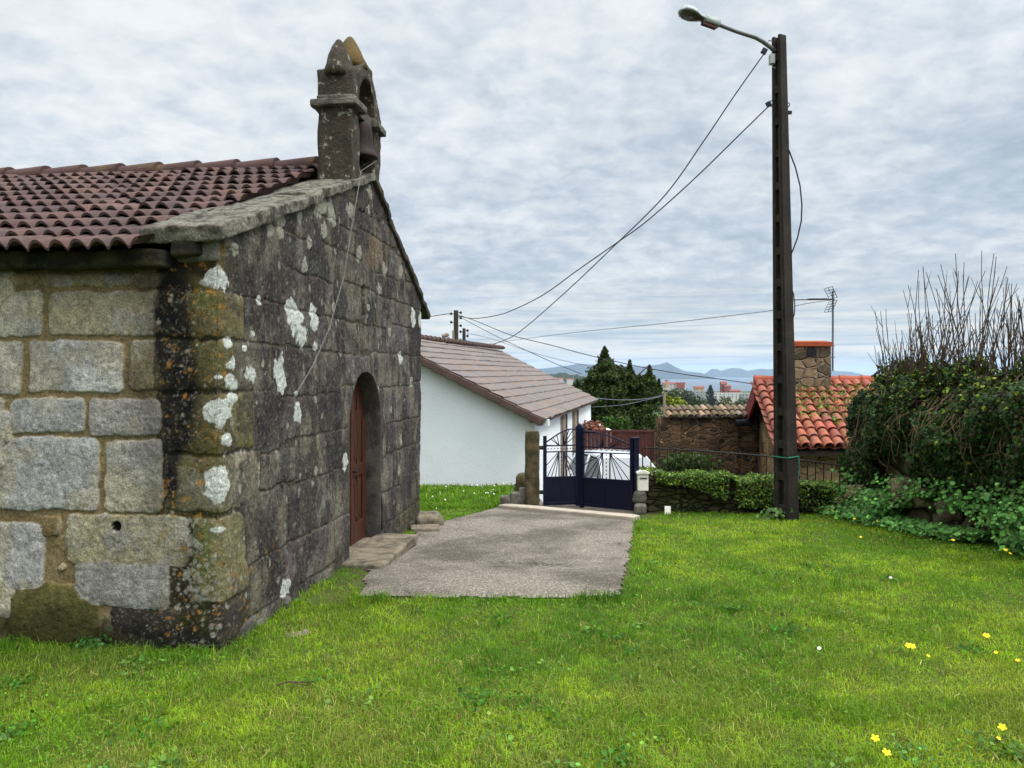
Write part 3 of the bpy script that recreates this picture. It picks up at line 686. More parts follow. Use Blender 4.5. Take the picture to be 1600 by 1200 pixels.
# kneeler blocks and eaves cornice on the long side
m_kn = M('mossy dark eaves stone', S(58, 54, 34), rough=1, var=.5, scale=9, second=S(28, 26, 20), sec=(.42, .6), secscale=6, bump=.7, bscale=40, fine=.3)
mb = MB(); mb.rock(ch(-.01, .20, 2.46), D3*.07, N3*.09, UP*.055, 8, .5, .02, 71, 6); mb.build('kneeler_stone', m_kn, chapel, smooth=True)
mb = MB(); mb.rock(ch(.13, .15, 2.47), D3*.15, N3*.14, UP*.10, 8, .3, .015, 72, 6); mb.build('kneeler_stone', m_lich, chapel, smooth=True)
for k in range(9):
    mb = MB(); mb.rock(ch(.02, .30+.45+k*.86, 2.39+random.uniform(-.006, .006)), D3*.13, N3*.428, UP*.055, 10, .4, .014, 75+k, 4)
    mb.build('cornice', m_kn, chapel, smooth=True)
# roof tiles
def wave_roof(name, O, eu, ev, Lu, rows, rowlen, per, amp, lap, thick, base, mat, parent, sharp=True, du=.012, tw=None, jitc=.18, seed=1, stag=False):
    rg = np.random.default_rng(seed)
    en = np.cross(np.array(eu), np.array(ev)); en = en if en[2] > 0 else -en
    u = np.arange(0, Lu+du, du); tw = tw or per*2
    VV = []; FF = []; CC = []; b0 = 0; O = np.array(O); eu = np.array(eu); ev = np.array(ev)
    for r in range(rows):
        sh = (r % 2)*tw*.5 if stag else 0
        ph = np.abs(np.cos(np.pi*(u+sh)/per)); h = amp*np.maximum(ph*1.25-.25, 0)**.8 if sharp else amp*ph
        tid = np.floor((u+sh+per*.5)/tw).astype(int)+60
        jt = rg.normal(0, 1, (400, 4))
        jl = jt[tid, 0]*lap*.16; jv = jt[tid, 1]*rowlen*.018
        cj = np.exp(jt[tid, 2]*jitc)[:, None]*np.array(base)*(1+jt[tid, 3][:, None]*np.array([.05, 0, -.04]))
        seam = np.abs(((u+sh+per*.5) % tw)-tw/2) > tw/2-du*.9
        v0 = r*rowlen; lines = [(v0+jv, h*.96+lap+jl-thick), (v0+jv, h+lap+jl), (v0+rowlen*.5+jv, h+lap*.5+jl), (v0+rowlen*1.06, h*.98)]
        for v, hh in lines:
            VV.append(O+u[:, None]*eu+np.broadcast_to(v, u.shape)[:, None]*ev+(hh-seam*.004)[:, None]*en); CC.append(cj)
        nu = len(u)
        for k in range(3):
            a = b0+k*nu+np.arange(nu-1); FF.append(np.stack([a, a+1, a+1+nu, a+nu], 1))
        b0 += 4*nu
    return npmesh(name, np.concatenate(VV), np.concatenate(FF), mat, parent, np.concatenate(CC), smooth=False)
m_tile = M('weathered brown roof tile', attr=True, rough=.85, var=.3, scale=5, second=S(60, 50, 48), sec=(.48, .66), secscale=5, bump=.5, bscale=90, fine=.5, fscale=110)
RS = .412; ev = (D3+UP*RS).normalized(); rl = 3.25*math.sqrt(1+RS*RS)
roof = wave_roof('roof', ch(-.25, .36, 2.40), tuple(-N3), tuple(ev), 7.9, 12, rl/12, .130, .052, .038, .018, SA(82, 62, 57), m_tile, chapel, seed=4, jitc=.14)
ev2 = (-D3+UP*.6).normalized()
o = wave_roof('roof', ch(5.35, .36, 2.38), tuple(-N3), tuple(ev2), 7.9, 9, 2.35*math.sqrt(1.36)/9, .126, .042, .034, .018, SA(128, 98, 92), m_tile, chapel, seed=6, du=.02)
m_ridge = M('ridge tile with moss', S(70, 50, 46), rough=.9, var=.35, scale=5, second=S(84, 66, 44), sec=(.54, .68), secscale=4, bump=.4, bscale=60, fine=.3)
for k in range(18):
    s0 = .55+k*.42; mb = MB(); n_ = 10; zr = 3.725
    ring = []
    for e, (ss, rr) in enumerate(((s0-.02, .125), (s0+.44, .108))):
        lift = .022 if e == 0 else 0
        for kk in range(n_+1):
            a = math.pi*kk/n_; ring.append(ch(APEX-.02+rr*math.cos(a)*1.1, ss, zr+lift+rr*math.sin(a)*.95))
    fs = [(kk, kk+1, n_+2+kk, n_+1+kk) for kk in range(n_)]
    fs.append(tuple(range(n_+1)))
    mb.add(ring, fs); mb.build('ridge_tile', m_ridge, roof, smooth=False)
m_kn2 = M('blackened boarding', S(34, 30, 24), rough=1, var=.5, scale=9, bump=.5)
# boarding under the tiles
mb = MB()
for e_, t0_, z0_, k_ in ((ev, .02, 2.475, 2.95), (ev2, 5.1, 2.48, 2.35)):
    a = ch(t0_, .40, z0_); b2 = a+Vector(e_)*k_*1.06
    mb.prism([a, b2, b2-UP*.05, a-UP*.05], -N3*7.8)
mb.build('roof_boarding', m_kn2, chapel)
# --- bell gable
bg = MB()
tc_, hw = 2.86, .445
outer = [(tc_-hw, 3.25), (tc_-hw, 4.50), (tc_-hw+.06, 4.54), (tc_-.28, 4.55), (tc_-.20, 4.63), (tc_-.11, 4.69), (tc_, 4.715), (tc_+.11, 4.69), (tc_+.20, 4.62), (tc_+.30, 4.52), (tc_+.38, 4.40), (tc_+hw, 4.30), (tc_+hw, 3.25)]
hole = [(tc_-.235, 3.62)]+[(tc_-.235*math.cos(a), 4.30+.235*math.sin(a)*1.12) for a in [math.pi*k/10 for k in range(11)]]+[(tc_+.235, 3.62)]
S0, S1 = -.012, .315
bm = bmesh.new()
def wall_with_hole(bm, outer, hole, s0, s1):
    def loop(poly, s): return [bm.verts.new(ch(t, s, z)-C3) for t, z in poly]
    for s in (s0, s1):
        o_ = loop(outer, s); h_ = loop(hole, s)
        es = [bm.edges.new((o_[i], o_[(i+1) % len(o_)])) for i in range(len(o_))]+[bm.edges.new((h_[i], h_[(i+1) % len(h_)])) for i in range(len(h_))]
        bmesh.ops.triangle_fill(bm, use_beauty=True, use_dissolve=False, edges=es)
        if s == s0: A = (o_, h_)
        else: B = (o_, h_)
    for a, b2 in zip(A, B):
        for i in range(len(a)):
            j = (i+1) % len(a); bm.faces.new((a[i], a[j], b2[j], b2[i]))
wall_with_hole(bm, outer, hole, S0, S1)
bmesh.ops.recalc_face_normals(bm, faces=bm.faces[:])
bmesh.ops.triangulate(bm, faces=bm.faces[:])
for _ in range(4):
    lng = [e for e in bm.edges if e.calc_length() > .055]
    if lng: bmesh.ops.subdivide_edges(bm, edges=lng, cuts=1); bmesh.ops.triangulate(bm, faces=bm.faces[:])
P = np.array([v.co for v in bm.verts])
for v, dx, dy, dz in zip(bm.verts, fb3(P[:, 0]*7, P[:, 1]*7, P[:, 2]*7, 3, 3), fb3(P[:, 0]*7, P[:, 1]*7, P[:, 2]*7, 3, 33), fb3(P[:, 0]*7, P[:, 1]*7, P[:, 2]*7, 3, 63)):
    v.co += Vector((dx-.5, dy-.5, dz-.5))*.05
me = bpy.data.meshes.new('bell_gable'); bm.to_mesh(me); bm.free()
me.polygons.foreach_set('use_smooth', [True]*len(me.polygons)); me.materials.append(m_bell)
bgo = link('bell_gable', me, chapel)
for tc2 in (tc_-.335, tc_+.335):
    mb = MB(); mb.rock(ch(tc2, .152, 4.19), D3*.165, N3*.225, UP*.036, 9, .45, .016, 90, 6); mb.rock(ch(tc2, .152, 4.245), D3*.125, N3*.18, UP*.025, 6, .8, .01, 91, 6)
    mb.build('cornice', m_lich, bgo, smooth=True)
def finial(t, s, z0, z1, r0, mat, seed):
    mb = MB(); prof = [(r0*1.0, 0), (r0*1.02, .05), (r0*.86, .11), (r0*.66, (z1-z0)*.55), (r0*.42, (z1-z0)*.8), (r0*.2, (z1-z0)*.96), (.01, z1-z0)]
    mb.lathe(ch(t, s, z0), UP, prof, 14)
    P = np.array([tuple(v) for v in mb.v]); 
    for a in range(3): P[:, a] += .04*(fb3(P[:, 0]*9, P[:, 1]*9, P[:, 2]*9, 3, seed+a)-.5)
    mb.v = [tuple(p) for p in P]
    mb.build('finial', mat, bgo, smooth=True)
finial(tc_-.335, .152, 4.46, 4.83, .15, m_bell, 3); finial(tc_-.01, .16, 4.66, 4.99, .17, m_ochre, 13); finial(tc_+.345, .16, 4.28, 4.62, .12, m_ochre, 23)
# --- door surround, door
m_rev = M('door jamb granite', S(78, 74, 68), rough=.95, var=.4, scale=10, second=S(52, 48, 44), sec=(.42, .6), secscale=4, bump=.6, bscale=45, fine=.35, fscale=110)
mb = MB(); c_ = (DT0+DT1)/2; r0 = (DT1-DT0)/2
line = [(DT0, DZB+k*(DZS-DZB)/14, -1, 0) for k in range(15)]+[(c_-r0*math.cos(a), DZS+r0*math.sin(a), -math.cos(a), math.sin(a)) for a in [math.pi*k/24 for k in range(1, 24)]]+[(DT1, DZS-k*(DZS-DZB)/14, 1, 0) for k in range(15)]
prof = [(.024, .010), (.014, -.012), (.004, -.012), (-.002, -.002), (-.002, .06), (0, .13), (0, .26)]
rows_ = []
for i, (t, z, dt_, dz_) in enumerate(line):
    for (g, s) in prof:
        k = (fb3(np.array([t*8]), np.array([z*8]), np.array([s*8+g*9]), 3, 5)[0]-.5)*.02
        rows_.append(ch(t+dt_*(g+k), s+k*.5, z+dz_*(g+k)))
np_ = len(prof); fs = []
for i in range(len(line)-1):
    for k in range(np_-1): fs.append((i*np_+k, i*np_+k+1, (i+1)*np_+k+1, (i+1)*np_+k))
mb.add(rows_, fs); mb.build('door_jamb', m_rev, chapel, smooth=True)
m_wood, nt, b = new_mat('varnished red brown wood'); L = nt.links.new
tc = nd(nt, 'ShaderNodeTexCoord'); mp = nd(nt, 'ShaderNodeMapping'); mp.inputs['Scale'].default_value = (26, 26, 1.6); L(tc.outputs['Object'], mp.inputs['Vector'])
nn = nd(nt, 'ShaderNodeTexNoise', i_Scale=2.2, i_Detail=6, i_Roughness=.6); L(mp.outputs[0], nn.inputs['Vector'])
cr = ramp(nt, [(.3, S(36, 16, 8)), (.55, S(66, 31, 15)), (.75, S(84, 42, 21))]); L(nn.outputs['Fac'], cr.inputs['Fac']); L(cr.outputs[0], b.inputs['Base Color'])
b.inputs['Roughness'].default_value = .5
def arch_pts(s, g): return [ch(DT0+g, s, -.012)]+[ch(c_-(r0-g)*math.cos(a), s, DZS+(r0-g)*math.sin(a)) for a in [math.pi*k/20 for k in range(21)]]+[ch(DT1-g, s, -.012)]
door = thing('x', (0, 0, 0), None, None); bpy.data.objects.remove(door)
mb = MB(); mb.prism(arch_pts(.165, .004), -N3*.05); door = mb.build('door', m_wood, chapel)
for hs in (-1, 1):
    mb = MB(); tm = c_+hs*r0/2; w2 = r0/2-.012
    def bar(t0, t1, z0, z1, pr=.02): 
        mb.box(ch((t0+t1)/2, .165-pr/2, (z0+z1)/2), D3*((t1-t0)/2), N3*(pr/2), UP*((z1-z0)/2))
    for tt in (tm-w2+.05, tm+w2-.05):
        ztp = DZS+math.sqrt(max((r0-.02)**2-(max(abs(tt-.045-c_), abs(tt+.045-c_)))**2, 0)); bar(tt-.045, tt+.045, .0, ztp)
    bar(tm-w2+.095, tm+w2-.095, .0, .20); bar(tm-w2+.095, tm+w2-.095, .66, .78)
    bar(tm-.02, tm+.02, .78, 1.45, .014); bar(tm-.02, tm+.02, .20, .66, .014)
    for z0, z1 in ((.25, .61), (.83, 1.32)):
        for tt in (tm-.068, tm+.068): bar(tt-.032, tt+.032, z0, z1, .012)
    mb.build('door_leaf', m_wood, door, bevel=.005)
m_iron = M('black iron', S(22, 24, 30), rough=.5, var=.2, scale=20, bump=.1, metal=.3)
mb = MB(); mb.tube([ch(c_+.05, .155, .72), ch(c_+.05, .11, .72), ch(c_+.14, .11, .72)], .009); mb.build('handle', m_iron, door)
mb = MB(); mb.rock(ch(2.80, -.155, -.05), D3*.66, N3*.215, UP*.055, 16, .5, .022, 101, 4)
mb.rock(ch(2.84, .10, -.06), D3*.50, N3*.16, UP*.055, 8, .3, .01, 102, 4)
m_step = M('worn granite step', S(118, 109, 92), rough=.95, var=.4, scale=12, second=S(70, 64, 52), sec=(.46, .64), secscale=4, bump=.6, bscale=55, fine=.4, fscale=110)
mb.build('door_step', m_step, chapel, smooth=True)
# --- rough footing stones along the facade
foot = [(368, 992, .10, m_lich), (400, 978, .08, m_lich), (428, 960, .09, m_dark), (458, 944, .09, m_lich), (482, 926, .05, m_dark), (526, 905, .07, m_lich), (612, 838, .12, m_dark), (630, 826, .10, m_dark)]
for i, (x, y, r, mt) in enumerate(foot):
    p = gpt(x, y); t = (Vector((p.x, p.y, 0))-C3).dot(D3); p = ch(t, 0.02, p.z+.02)
    mb = MB(); mb.rock(p, D3*r*1.2, N3*r*.55, UP*r*.7, 8, .5, .05, 110+i, 7); mb.build('footing_stone', mt, chapel, smooth=True)
# --- bell and its chain
m_bronze = M('oxidised bronze', S(40, 28, 28), rough=.7, var=.35, scale=9, second=S(50, 40, 36), sec=(.45, .6), secscale=6, bump=.2, bscale=60, metal=.5)
bz = 3.80; bc = ch(tc_+.03, .06, bz)
bell = thing('church_bell', bc, 'dark bronze bell hanging in the arch of the chapel bell gable', 'bell')
mb = MB(); mb.lathe(bc, UP, [(.165, 0), (.170, .015), (.150, .05), (.126, .11), (.118, .19), (.110, .28), (.098, .33), (.06, .365), (.03, .37)], 24); mb.build('bell_body', m_bronze, bell, smooth=True)
mb = MB(); mb.box(bc+UP*.405, D3*.232, N3*.055, UP*.05); mb.build('headstock', m_rev, bell, bevel=.01)
mb = MB(); mb.tube([bc+UP*.34, bc+UP*-.02], .008); mb.lathe(bc+UP*-.06, UP, [(.008, 0), (.025, .02), (.025, .035), (.008, .06)], 10); mb.build('clapper', m_iron, bell)
m_chain = M('dull steel chain', S(118, 116, 110), rough=.5, var=.3, scale=60, metal=.4, bump=.1)
def fpt(x, y, off=.05):
    t, z = px_f(x, y); return ch(t, -off, z)
pts_ = [fpt(549, 268, .09), fpt(546, 290, .09), fpt(537, 360, .07), fpt(527, 432, .06), fpt(505, 512, .055), fpt(480, 570, .05), fpt(452, 618, .045)]
dense = []
for a, b2 in zip(pts_[:-1], pts_[1:]):
    n_ = max(int((b2-a).length/.026), 1)
    dense += [a.lerp(b2, k/n_) for k in range(n_)]
mb = MB(); mb.tube([bc+UP*-.05, bc+UP*-.05+N3*.19+D3*(-.1), pts_[0]], .0022, n=5)
for k in range(len(dense)-1):
    a, b2 = dense[k], dense[k+1]; d_ = (b2-a); sd_ = (N3 if k % 2 else d_.cross(N3).normalized())*.0042
    m0 = (a+b2)/2; e = d_*.62
    mb.tube([m0-e, m0-e*.6+sd_, m0+e*.6+sd_, m0+e, m0+e*.6-sd_, m0-e*.6-sd_, m0-e], .0020, n=4, cap=False)
tag(mb.build('bell_chain', m_chain), 'thin steel bell chain slanting across the chapel front to the left of the door', 'chain')
# boulder and slab at the far corner of the chapel
mb = MB(); p = gpt(670, 820); mb.rock(p+UP*.05, (.17, .03, 0), (-.03, .17, 0), (0, 0, .10), 9, .9, .05, 131, 4)
tag(mb.build('boulder', m_step, smooth=True), 'low rounded grey boulder in the grass at the far corner of the chapel', 'boulder')
mb = MB(); p = gpt(664, 829); mb.rock(p+UP*.03, (.17, .02, 0), (-.02, .12, 0), (0, 0, .035), 8, .4, .012, 132, 5)
tag(mb.build('flagstone', m_step, smooth=True), 'flat pale flagstone edging the concrete beside the boulder', 'flagstone')
mb = MB(); p = gpt(464, 990); mb.rock(p+UP*.0, (.07, .03, .01), (-.02, .04, 0), (0, 0, .02), 6, .8, .02, 133, 8)
tag(mb.build('stone', m_step, smooth=True), 'small pale flat stone lying in the lawn before the chapel front', 'stone')
# ================================================================== GATE, WALLS, FENCE
m_navy = M('navy blue painted steel', S(9, 13, 38), rough=.42, var=.15, scale=5, bump=.05, second=S(14, 18, 40), sec=(.55, .7), secscale=6, spec=.25)
m_post = M('mossy granite post', S(96, 84, 62), rough=1, var=.6, scale=18, second=S(52, 50, 26), sec=(.42, .58), secscale=9, bump=.7, bscale=45, fine=.4)
gate = thing('double_gate', (1.0, 11.1, yard_z(11.1)), 'dark navy double gate with sunburst bars above solid panels and a cross pattern', 'gate')
def gate_leaf(hinge, centre, hp, hm0, hm1, ha, hc, hs_h, hs_c, wcap):
    """hinge and centre are the bottom corners; heights of panel, rails, arc ends, stiles"""
    h = Vector(hinge); c = Vector(centre); a = (c-h); w_ = a.length; a.normalize(); nrm = a.cross(UP).normalized()
    def P(x, z): return h+a*x+UP*z
    leaf = MB(); st = .026
    leaf.box(P(st, (hs_h)/2+.01), a*st, nrm*st, UP*(hs_h/2)); leaf.box(P(w_-.032, hs_c/2-.01), a*.030, nrm*.026, UP*(hs_c/2))
    leaf.prism([P(w_-.062, hs_c-.01)-nrm*.02, P(w_-.002, hs_c-.01)-nrm*.02, P(w_-.002, hs_c+.05)-nrm*.02], nrm*.04)
    for z in (.03, hp): leaf.box(P(w_/2, z), a*(w_/2-.05), nrm*.018, UP*.022)
    o = leaf.build('frame', m_navy, gate, bevel=.004)
    pn = MB(); pn.box(P(w_/2, (hp+.03)/2), a*(w_/2-.05), nrm*.008, UP*(hp/2-.03)); pn.box(P(w_*.52, (hp+.03)/2), a*.012, nrm*.016, UP*(hp/2-.035)); pn.build('panel', m_navy, gate)
    g = MB(); rb = .0065; x0, x1 = st*2, w_-.062; xa, xb = x0+(x1-x0)*.43, x0+(x1-x0)*.58
    arc = []
    for k in range(15):
        f = k/14; x = x0+(x1-x0)*f
        if f < .35: z = ha+(hc-ha)*(.55*(f/.35)**1.0)
        else: g_ = (f-.35)/.65; z = ha+(hc-ha)*(.55+.45*math.sin(g_*math.pi*.62)/math.sin(math.pi*.5))
        arc.append(P(x, z))
    g.tube(arc, .011, n=6)
    for z in (hm0, hm1): g.tube([P(x0, z), P(x1, z)], .0105)
    mz = (hm0+hm1)/2
    for x in (xa, xb): g.tube([P(x, hp), P(x, hm0)], .0105)
    g.tube([P(xb, hm1), Vector(arc[8])], .0105); g.tube([P(xa, hm1), P(xa, hm1+.02)], .0105)
    for k in range(9):       # twisted links between the double bars
        xx = x0+(x1-x0)*(k+.5)/9; g.tube([P(xx-.012, mz), P(xx+.012, mz)], .006, n=4)
    for k in range(7):
        zz = hp+(hm0-hp)*(k+.5)/7; g.tube([P((xa+xb)/2, zz-.014), P((xa+xb)/2, zz+.014)], .007, n=4)
    for fx, fz in ((0, .5), (.02, .0), (.36, 0), (.7, 0)):     # rays below
        g.tube([P(xa, hm0), P(x0+(xa-x0)*fx, hp+(hm0-hp)*fz)], rb, n=5); g.tube([P(xb, hm0), P(x1-(x1-xb)*fx, hp+(hm0-hp)*fz)], rb, n=5)
    for k, dzz in ((0, .05), (2, 0), (3, 0), (5, 0)): g.tube([P(xa, hm1), arc[k]-UP*dzz], rb, n=5)
    for k, dzz in ((9, 0), (11, 0), (13, 0), (14, .10)): g.tube([P(xb, hm1), arc[k]-UP*dzz], rb, n=5)
    g.build('sunburst_bars', m_navy, gate, smooth=True)
    return h, c
zg = lambda y: float(yard_z(y))
hl, cl_ = gate_leaf((.462, 11.40, zg(11.4)+.015), (1.005, 11.42, zg(11.42)+.03), .41, .80, .89, .95, 1.13, 1.03, 1.17, 0)
hr, cr_ = gate_leaf((1.70, 10.72, zg(10.72)+.02), (1.005, 11.32, zg(11.32)+.02), .41, .80, .88, .93, 1.10, 1.02, 1.17, 0)
mb = MB(); mb.bx(1.695, 1.765, 10.66, 10.73, zg(10.7)-.1, zg(10.7)+1.03); mb.bx(1.688, 1.772, 10.653, 10.737, zg(10.7)+1.03, zg(10.7)+1.055); mb.build('hinge_post', m_navy, gate, bevel=.005)
for z in (.22, .88):
    mb = MB(); mb.tube([(.36, 11.40, zg(11.4)+z), (.47, 11.40, zg(11.4)+z)], .03, n=8); mb.build('hinge', m_iron, gate)
mb = MB(); p = at(832, 788, 11.45); mb.rock((p.x-.005, 11.45, zg(11.45)+.50), (.105, 0, 0), (0, .11, 0), (0, 0, .63), 20, .30, .016, 141, 10)
tag(mb.build('gate_post', m_post, smooth=True), 'tall squared mossy granite post carrying the left leaf of the navy gate', 'post')
mb = MB(); mb.rock((.18, 12.05, zg(12.0)+.14), (.13, 0, 0), (0, .16, 0), (0, 0, .30), 10, .7, .05, 142, 4)
tag(mb.build('stone_block', m_post, smooth=True), 'squat mossy stone block under the short iron railing behind the granite gate post', 'block')
# low kerb wall between lawn strip and forecourt
mb = MB(); a, b2 = Vector((-.17, 11.38, 0)), Vector((.26, 11.45, 0))
for k in range(3):
    f0, f1 = k/3, (k+1)/3; c = a.lerp(b2, (f0+f1)/2); hh = .10+.17*(f0+f1)/2
    mb.rock((c.x, c.y, zg(c.y)+hh/2), (b2-a)*(.19), (0, .07, 0), (0, .0, hh/2+.04), 9, .3, .018, 144+k, 5)
tag(mb.build('kerb_wall', m_lich, smooth=True), 'low sloping granite kerb wall holding the daisy grass beside the gate post', 'wall')
def rail_fence(name, pts_top, drop0, drop1, n, label, cat, spike=True, rb=.010):
    root = thing(name, Vector(pts_top[0])-UP*drop0, label, cat)
    mb = MB(); mb.tube(pts_top, .012, n=6); mb.build('rail', m_rail, root, smooth=True)
    L_ = [0]
    for a, b2 in zip(pts_top[:-1], pts_top[1:]): L_.append(L_[-1]+(Vector(b2)-Vector(a)).length)
    for k in range(n):
        s = L_[-1]*k/max(n-1, 1)
        j = max(i for i in range(len(L_)-1) if L_[i] <= s+1e-6)
        p = Vector(pts_top[j]).lerp(Vector(pts_top[j+1]), (s-L_[j])/(L_[j+1]-L_[j])); d_ = drop0+(drop1-drop0)*k/max(n-1, 1)
        mb = MB(); mb.tube([p-UP*d_, p+UP*.012], rb, n=6)
        if spike: mb.lathe(p+UP*.012, UP, [(.012, 0), (.018, .02), (.004, .07)], 6)
        mb.build('bar', m_rail, root)
    return root
m_rail = m_navy
rail_fence('railing', [(.225, 11.98, .70), (.235, 12.35, .70)], .45, .45, 3, 'short dark iron railing stub standing on the mossy block left of the granite post', 'railing')
m_rail = M('rusty wrought iron', S(52, 44, 36), rough=.8, var=.4, scale=25, second=S(30, 30, 32), sec=(.45, .6), secscale=9, bump=.2)
rail_pts = [at(1004, 699.5, 10.86), at(1090, 704, 10.88), at(1180, 711, 10.9), at(1240, 717.5, 10.92), at(1312, 727, 10.95)]
rail_fence('iron_fence', rail_pts, .42, .38, 25, 'rusty iron bar fence on top of the ivy covered low wall', 'fence', spike=False, rb=.009)
m_moss = rubble_mat('mossy rubble', S(40, 36, 26), S(78, 68, 50), S(26, 26, 15), scale=6, stretch=2.6, jw=.07, moss=S(46, 54, 18), bump=1.0)
def wall_strip(line, h0, h1, th, mat, name, label, parent=None, seed=1, amp=.05):
    """rough rubble wall along a line of (x, y); h0/h1 tops at each end above the yard"""
    mb = MB(); n = len(line)-1
    for i in range(n):
        a, b2 = Vector((*line[i], 0)), Vector((*line[i+1], 0)); d_ = (b2-a)/2; c = (a+b2)/2; nn_ = Vector((-d_.y, d_.x, 0)).normalized()
        top = h0+(h1-h0)*(i+.5)/n; bot = gz(c.x, c.y-.3)-.3
        mb.rock((c.x, c.y, (top+bot)/2), d_*1.12, nn_*th, UP*((top-bot)/2), 12, .35, amp, seed+i, 4)
    return mb.build(name, mat, smooth=True)
lw = [(1.80+.54*k, 10.86+.018*k) for k in range(6)]
tag(wall_strip(lw, .28, .10, .22, m_moss, 'retaining_wall', ''), 'low mossy rubble wall with ivy along its top under the iron bars', 'wall')
# white letter box on stones, leaning white tile
m_white = M('white enamel', S(226, 222, 210, .9), rough=.5, var=.1, scale=8, bump=.05)
pb = at(1004, 766, 10.62)
lb = thing('letter_box', pb, 'white metal letter box with pitched lid beside the gate hinge post', 'letter box')
mb = MB(); mb.bx(pb.x-.072, pb.x+.072, 10.56, 10.68, pb.z, pb.z+.235); mb.build('box', m_white, lb, bevel=.006)
mb = MB(); mb.prism([(pb.x-.09, 10.54, pb.z+.235), (pb.x+.09, 10.54, pb.z+.235), (pb.x+.085, 10.54, pb.z+.255), (pb.x, 10.54, pb.z+.29), (pb.x-.085, 10.54, pb.z+.255)], (0, .16, 0)); mb.build('lid', m_white, lb, bevel=.003)
mb = MB(); mb.bx(pb.x-.05, pb.x+.05, 10.553, 10.56, pb.z+.165, pb.z+.18); mb.build('slot', m_iron, lb)
mb = MB(); mb.rock((pb.x-.05, 10.62, pb.z-.09), (.085, 0, 0), (0, .1, 0), (0, 0, .085), 7, .6, .03, 150, 6); mb.rock((pb.x-.04, 10.6, pb.z-.24), (.08, 0, 0), (0, .1, 0), (0, 0, .09), 7, .7, .03, 152, 6)
tag(mb.build('stone_pier', m_lich, smooth=True), 'two rough stones stacked under the white letter box', 'pier')
mb = MB(); p = gpt(1031, 795); mb.rock((p.x+.03, p.y, p.z+.07), (.045, 0, .004), (0, .03, .0), (-.008, .03, .075), 7, .8, .03, 151, 6)
tag(mb.build('stone', m_post, smooth=True), 'brownish rough stone at the wall foot left of the white plate', 'stone')
p = gpt(1030, 796)
mb = MB(); mb.box((p.x+.005, 10.53, p.z+.075), (.042, 0, -.002), (0, .012, .003), (.004, .02, .068)); tag(mb.build('plate', m_white, bevel=.004), 'small white plate leaning on the foot of the mossy wall', 'plate')

# ================================================================== WHITE HOUSE
m_render = M('white painted render', S(226, 231, 234, .98), rough=.9, var=.05, scale=1.2, bump=.25, bscale=26, bdist=.02, second=S(200, 204, 202), sec=(.56, .8), secscale=.9, fine=.05, fscale=60)
m_htile = M('grey brown interlocking tile', attr=True, rough=.8, var=.16, scale=3, bump=.15, bscale=40)
m_verge = M('brown verge tile', S(84, 66, 60), rough=.8, var=.25, scale=4, bump=.2)
E1, E2 = Vector((.60, 14.4, .80)), Vector((2.81, 25.02, .80)); de = (E2-E1).normalized(); ng = Vector((-.979, .204, 0))
R1 = E1+ng*3.45; R1.z = 2.50; R2 = E2+ng*3.1; R2.z = 2.50
house = thing('white_house', (E1.x, E1.y, -1.3), 'long white rendered house with grey brown tiled roof behind the chapel', 'house')
wi = -de.cross(UP); wi = Vector((-de.y, de.x, 0))   # inward from the lane wall
A = E1+de*.22+wi*.22; B = E2-de*.2+wi*.22; W_ = 6.4
mb = MB(); zb = -1.9
A2 = A+ng*W_; B2 = B+ng*W_
def gtop(p): return .80+(2.55-.80)*min(1, (p-A).dot(ng)/3.25)
g = [Vector((A.x, A.y, zb)), Vector((A.x, A.y, .83)), A+ng*3.25, Vector((A2.x, A2.y, .83)), Vector((A2.x, A2.y, zb))]; g[2].z = 2.50
mb.prism(g, de*(B-A).length)
wall_h = mb.build('wall', m_render, house)
evh = (R1-E1); rl_ = evh.length
wave_roof('roof', E1-de*.02-UP*.0, tuple(de), tuple(evh.normalized()), (E2-E1).length+.04, 13, rl_/13, .15, .024, .024, .028, SA(130, 119, 113, .68), m_htile, house, sharp=True, du=.025, tw=.30, jitc=.03, seed=9)
e2 = A2+ng*.2; e2.z = .8; ev_b = (R1-(R1+ng*3.5-UP*1.8)); 
wave_roof('roof', R1+ng*3.5-UP*1.8, tuple(de), tuple(ev_b.normalized()), (E2-E1).length, 13, ev_b.length/13, .16, .014, .028, .03, SA(150, 134, 128, .82), m_htile, house, sharp=False, du=.08, tw=.32, jitc=.05, seed=10)
mb = MB(); nseg = 13; nr_ = evh.normalized().cross(de).normalized(); nr_ = nr_ if nr_.z > 0 else -nr_
for k in range(nseg):
    a = E1.lerp(R1, k/nseg)-de*.015+nr_*(.012); b2 = E1.lerp(R1, (k+1.04)/nseg)-de*.015-nr_*.008; ax = (b2-a)/2
    mb.box((a+b2)/2-nr_*.055+de*.05, ax, de*.075, nr_*.072)
mb.build('verge_tile', m_verge, house, bevel=.02)
mb = MB()
for k in range(34):
    a = R1.lerp(R2, k/34.6)+UP*.0; b2 = R1.lerp(R2, (k+1.05)/34.6); ax = (b2-a)/2; c = (a+b2)/2+UP*(.045)
    mb.lathe(a+UP*.02, ax, [(.07, 0), (.045, ax.length*2)], 10)
mb.build('ridge_tile', m_verge, house)
sf = MB(); sf.box((E1+E2)/2+wi*.14-UP*.03, (E2-E1)/2*.995, wi*.13, UP*.018); sf.build('soffit', m_verge, house)
mb = MB(); q0 = A+de*.12; mb.box(Vector((q0.x, q0.y, .74))-wi*.10, de*.06, wi*.16, UP*.06); mb.build('rafter_end', m_render, house)
m_brown = M('dark brown boards', S(54, 44, 32), rough=.85, var=.3, scale=6, bump=.3, bscale=50); m_jamb = M('pinkish granite jamb', S(150, 136, 122, .8), rough=.9, var=.2, scale=9, bump=.3, fine=.2)
WD = B-A
